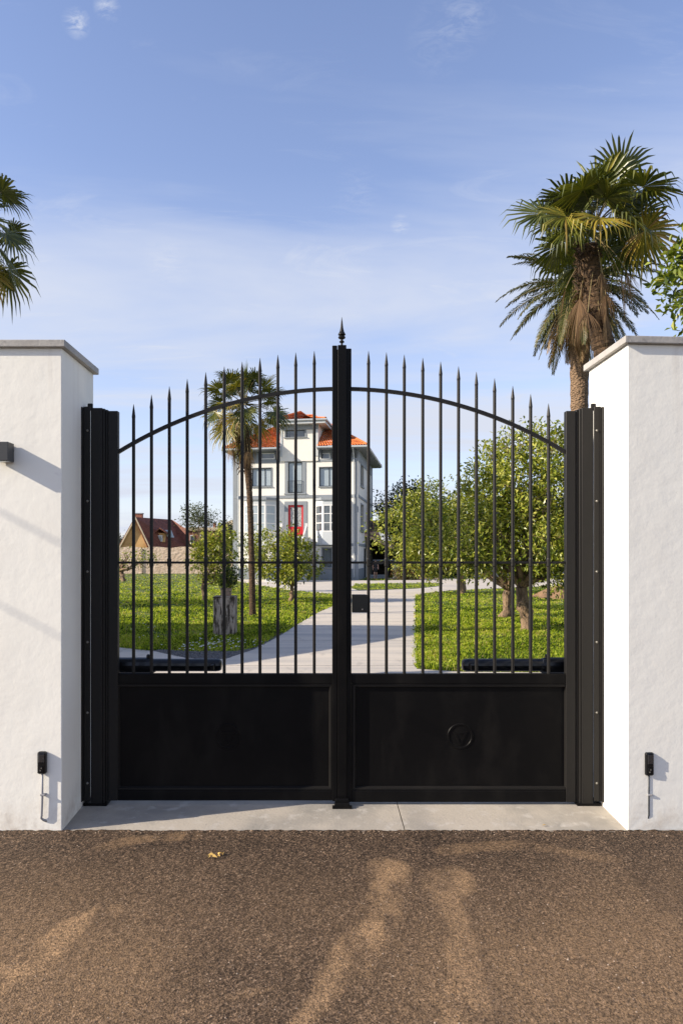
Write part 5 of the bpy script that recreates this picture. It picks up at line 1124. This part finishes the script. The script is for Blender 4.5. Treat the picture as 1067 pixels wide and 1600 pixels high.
thick([eL, eRr, hipc+np.array([.5, 0, 0]), rE, rA+np.array([-.1, -.3, 0])], .18, (0, 0, -1)); thick([rA+np.array([-.1, -.3, 0]), rE, rE+[-4, 4, -4], gL+[-1, 9, -.3], gL+[-.3, -.3, -.1]], .18, (0, 0, -1)); b.build('roof', M['tiledark'], Hh)
b = MB()
for (p, r_) in [(gA, gL), (gA, gR)]:
    p = np.array(p)+[0, -.35, 0]; r_ = np.array(r_)+[0, -.35, 0]; b.prism8([r_+[0, 0, -.1], r_+[0, .2, -.1], p+[0, .2, -.1], p+[0, 0, -.1], r_+[0, 0, .22], r_+[0, .2, .22], p+[0, .2, .22], p+[0, 0, .22]])
b.build('verge_board', M['cream'], Hh)
b = MB(); cq = q(217, 803, 2); b.box(cq[0]-.42, cq[0]+.42, cq[1], cq[1]+.7, rA[2]-.8, cq[2]); ch = b.build('chimney', M['brick'], Hh); b = MB(); b.box(cq[0]-.5, cq[0]+.5, cq[1]-.06, cq[1]+.76, cq[2], cq[2]+.12); b.build('chimney_cap', M['hgrey'], ch)
# dormer
dq = lambda px, py, d=1.2: q(px, py, d)
b = MB(); a0, a1 = dq(243, 833), dq(258, 847); b.box(a0[0], a1[0], a0[1], a0[1]+2.5, a1[2], a0[2]); dm = b.build('dormer', M['ochre'], Hh)
b = MB(); l_, r_, ap = dq(239.5, 834.5, .8), dq(261, 834.5, .8), dq(250, 826.5, .8)
b.prism8([l_, ap, ap+[0, 3.4, 0], l_+[0, 3.4, 0], l_+[0, 0, .2], ap+[0, 0, .2], ap+[0, 3.4, .2], l_+[0, 3.4, .2]]); b.prism8([ap, r_, r_+[0, 3.4, 0], ap+[0, 3.4, 0], ap+[0, 0, .2], r_+[0, 0, .2], r_+[0, 3.4, .2], ap+[0, 3.4, .2]]); b.build('dormer_roof', M['tiledark'], dm)
b = MB(); a0, a1 = dq(245.5, 836.5), dq(254.5, 846); b.box(a0[0], a1[0], a0[1]-.12, a0[1]-.02, a1[2], a0[2]); dw = b.build('window', M['wframe'], Hh); b = MB(); b.box(a0[0]+.1, a1[0]-.1, a0[1]-.16, a0[1]-.125, a1[2]+.1, a0[2]-.1); b.build('pane', M['glass'], dw)
# skylight lying in the roof slope
def bary(f, g): return eL+(eRr-eL)*f+(rA-eL)*g
sn = np.cross(eRr-eL, rA-eL); sn /= np.linalg.norm(sn); sn = sn if sn[2] > 0 else -sn
f0 = .60; b = MB(); Q4 = [bary(f0, .36), bary(f0+.17, .36), bary(f0+.17, .60), bary(f0, .60)]; b.prism8([p+sn*.02 for p in Q4]+[p+sn*.14 for p in Q4]); skl = b.build('skylight', M['hlight'], Hh)
b = MB(); Q4 = [bary(f0+.02, .38), bary(f0+.15, .38), bary(f0+.15, .58), bary(f0+.02, .58)]; b.prism8([p+sn*.141 for p in Q4]+[p+sn*.16 for p in Q4]); b.build('pane', M['blind'], skl)
# brick terrace behind
Yk = 96.0; t_ = thing('brick_house', (Pt(330, 0, Yk)[0], Yk, 0), 'red brick house with flat top between the maroon roof and the villa', 'house')
b = MB(); rbox(b, 291, 372, 829, 900, Yk, Yk+8, -.1); b.build('wall', M['brick'], t_)
b = MB(); rbox(b, 289, 374, 824, 829, Yk-.2, Yk+8.2); b.build('parapet', M['cream'], t_)
b = MB(); ap, l_, r_ = np.array(Pt(362, 812, Yk+1)), np.array(Pt(334, 826, Yk+1)), np.array(Pt(400, 830, Yk+1)); b.add([l_, r_, ap, l_+[0, 6, 0], r_+[0, 6, 0], ap+[0, 6, 0]], [(0, 1, 2), (0, 2, 5, 3), (1, 4, 5, 2), (5, 4, 3)]); b.build('roof', M['cream'], t_)
for px in (300, 316): 
    b = MB(); rbox(b, px-3, px+3, 836, 848, Yk-.1, Yk-.01); w_ = b.build('window', M['wframe'], t_); b = MB(); rbox(b, px-2, px+2, 837.5, 847, Yk-.14, Yk-.105); b.build('pane', M['glass'], w_)
b = MB(); rbox(b, 333, 337, 817, 824, Yk+.2, Yk+.9); b.build('chimney', M['brick'], t_)

# ================================================================== unseen things added to throw the lawn, driveway and wall shadows
ga = thing('shadow_garage', (-11, 15, 0), 'unseen flat-roofed white garage behind the left wall', 'shadow_garage')  # added out of view, shaped to cast the shadow band on lawn and driveway
Pg = [(-5.5, 17.2), (-15, 17.9), (-16, 11), (-10.8, 10.4), (-7.8, 13.9)]
b = MB(); b.poly(Pg, -.1, 4.7); b.build('wall', M['hwall'], ga); cgx, cgy = -11, 14.2
b = MB(); b.poly([(cgx+(x-cgx)*1.03, cgy+(y-cgy)*1.03) for x, y in Pg], 4.701, 4.95); b.build('roof', M['coping'], ga)
b = MB(); b.box(-14.2, -12, 10.55, 10.63, 0, 2.2); b.build('door', M['hgrey'], ga)
tpole = thing('added_pole', (-9.2, 9.0, 0), 'unseen wooden utility pole added behind the left wall to carry the shadow cables', 'utility pole', 'added utility poles')  # unseen pole added as near support for the shadow-casting cables
b = MB(); b.tube([(-9.2, 9, -.2), (-9.2, 9, 6.9)], [.13, .09], 12); b.build('pole', M['wood'], tpole); b = MB(); b.box(-9.7, -8.7, 8.95, 9.05, 5.7, 5.82); b.build('crossarm', M['wood'], tpole)
tp2 = thing('added_pole', (-9.2, -22, 0), 'unseen wooden utility pole added across the road behind the camera', 'utility pole', 'added utility poles')  # second added pole, out of view, holds the far cable ends
b = MB(); b.tube([(-9.2, -22, -.2), (-9.2, -22, 6.9)], [.13, .09], 12); b.build('pole', M['wood'], tp2); b = MB(); b.box(-9.7, -8.7, -22.05, -21.95, 5.7, 5.82); b.build('crossarm', M['wood'], tp2)
for (x, z, r, lab) in [(-9.05, 5.86, .009, 'upper one of the two unseen black cables, added for their shadows, between the utility poles'), (-9.55, 5.45, .008, 'lower one of the two unseen black cables, added for their shadows, between the utility poles')]:  # cables added out of view to cast soft slanting shadows on the wall
    b = MB(); P = [(x, -22+31*i/16, z-.0+.25*((2*i/16-1)**2-1)*.4+.1) for i in range(17)]; b.tube(P, r, 8)
    tag(b.build('shadow_cable', M['blackpl']), lab, 'cable', 'added shadow cables')
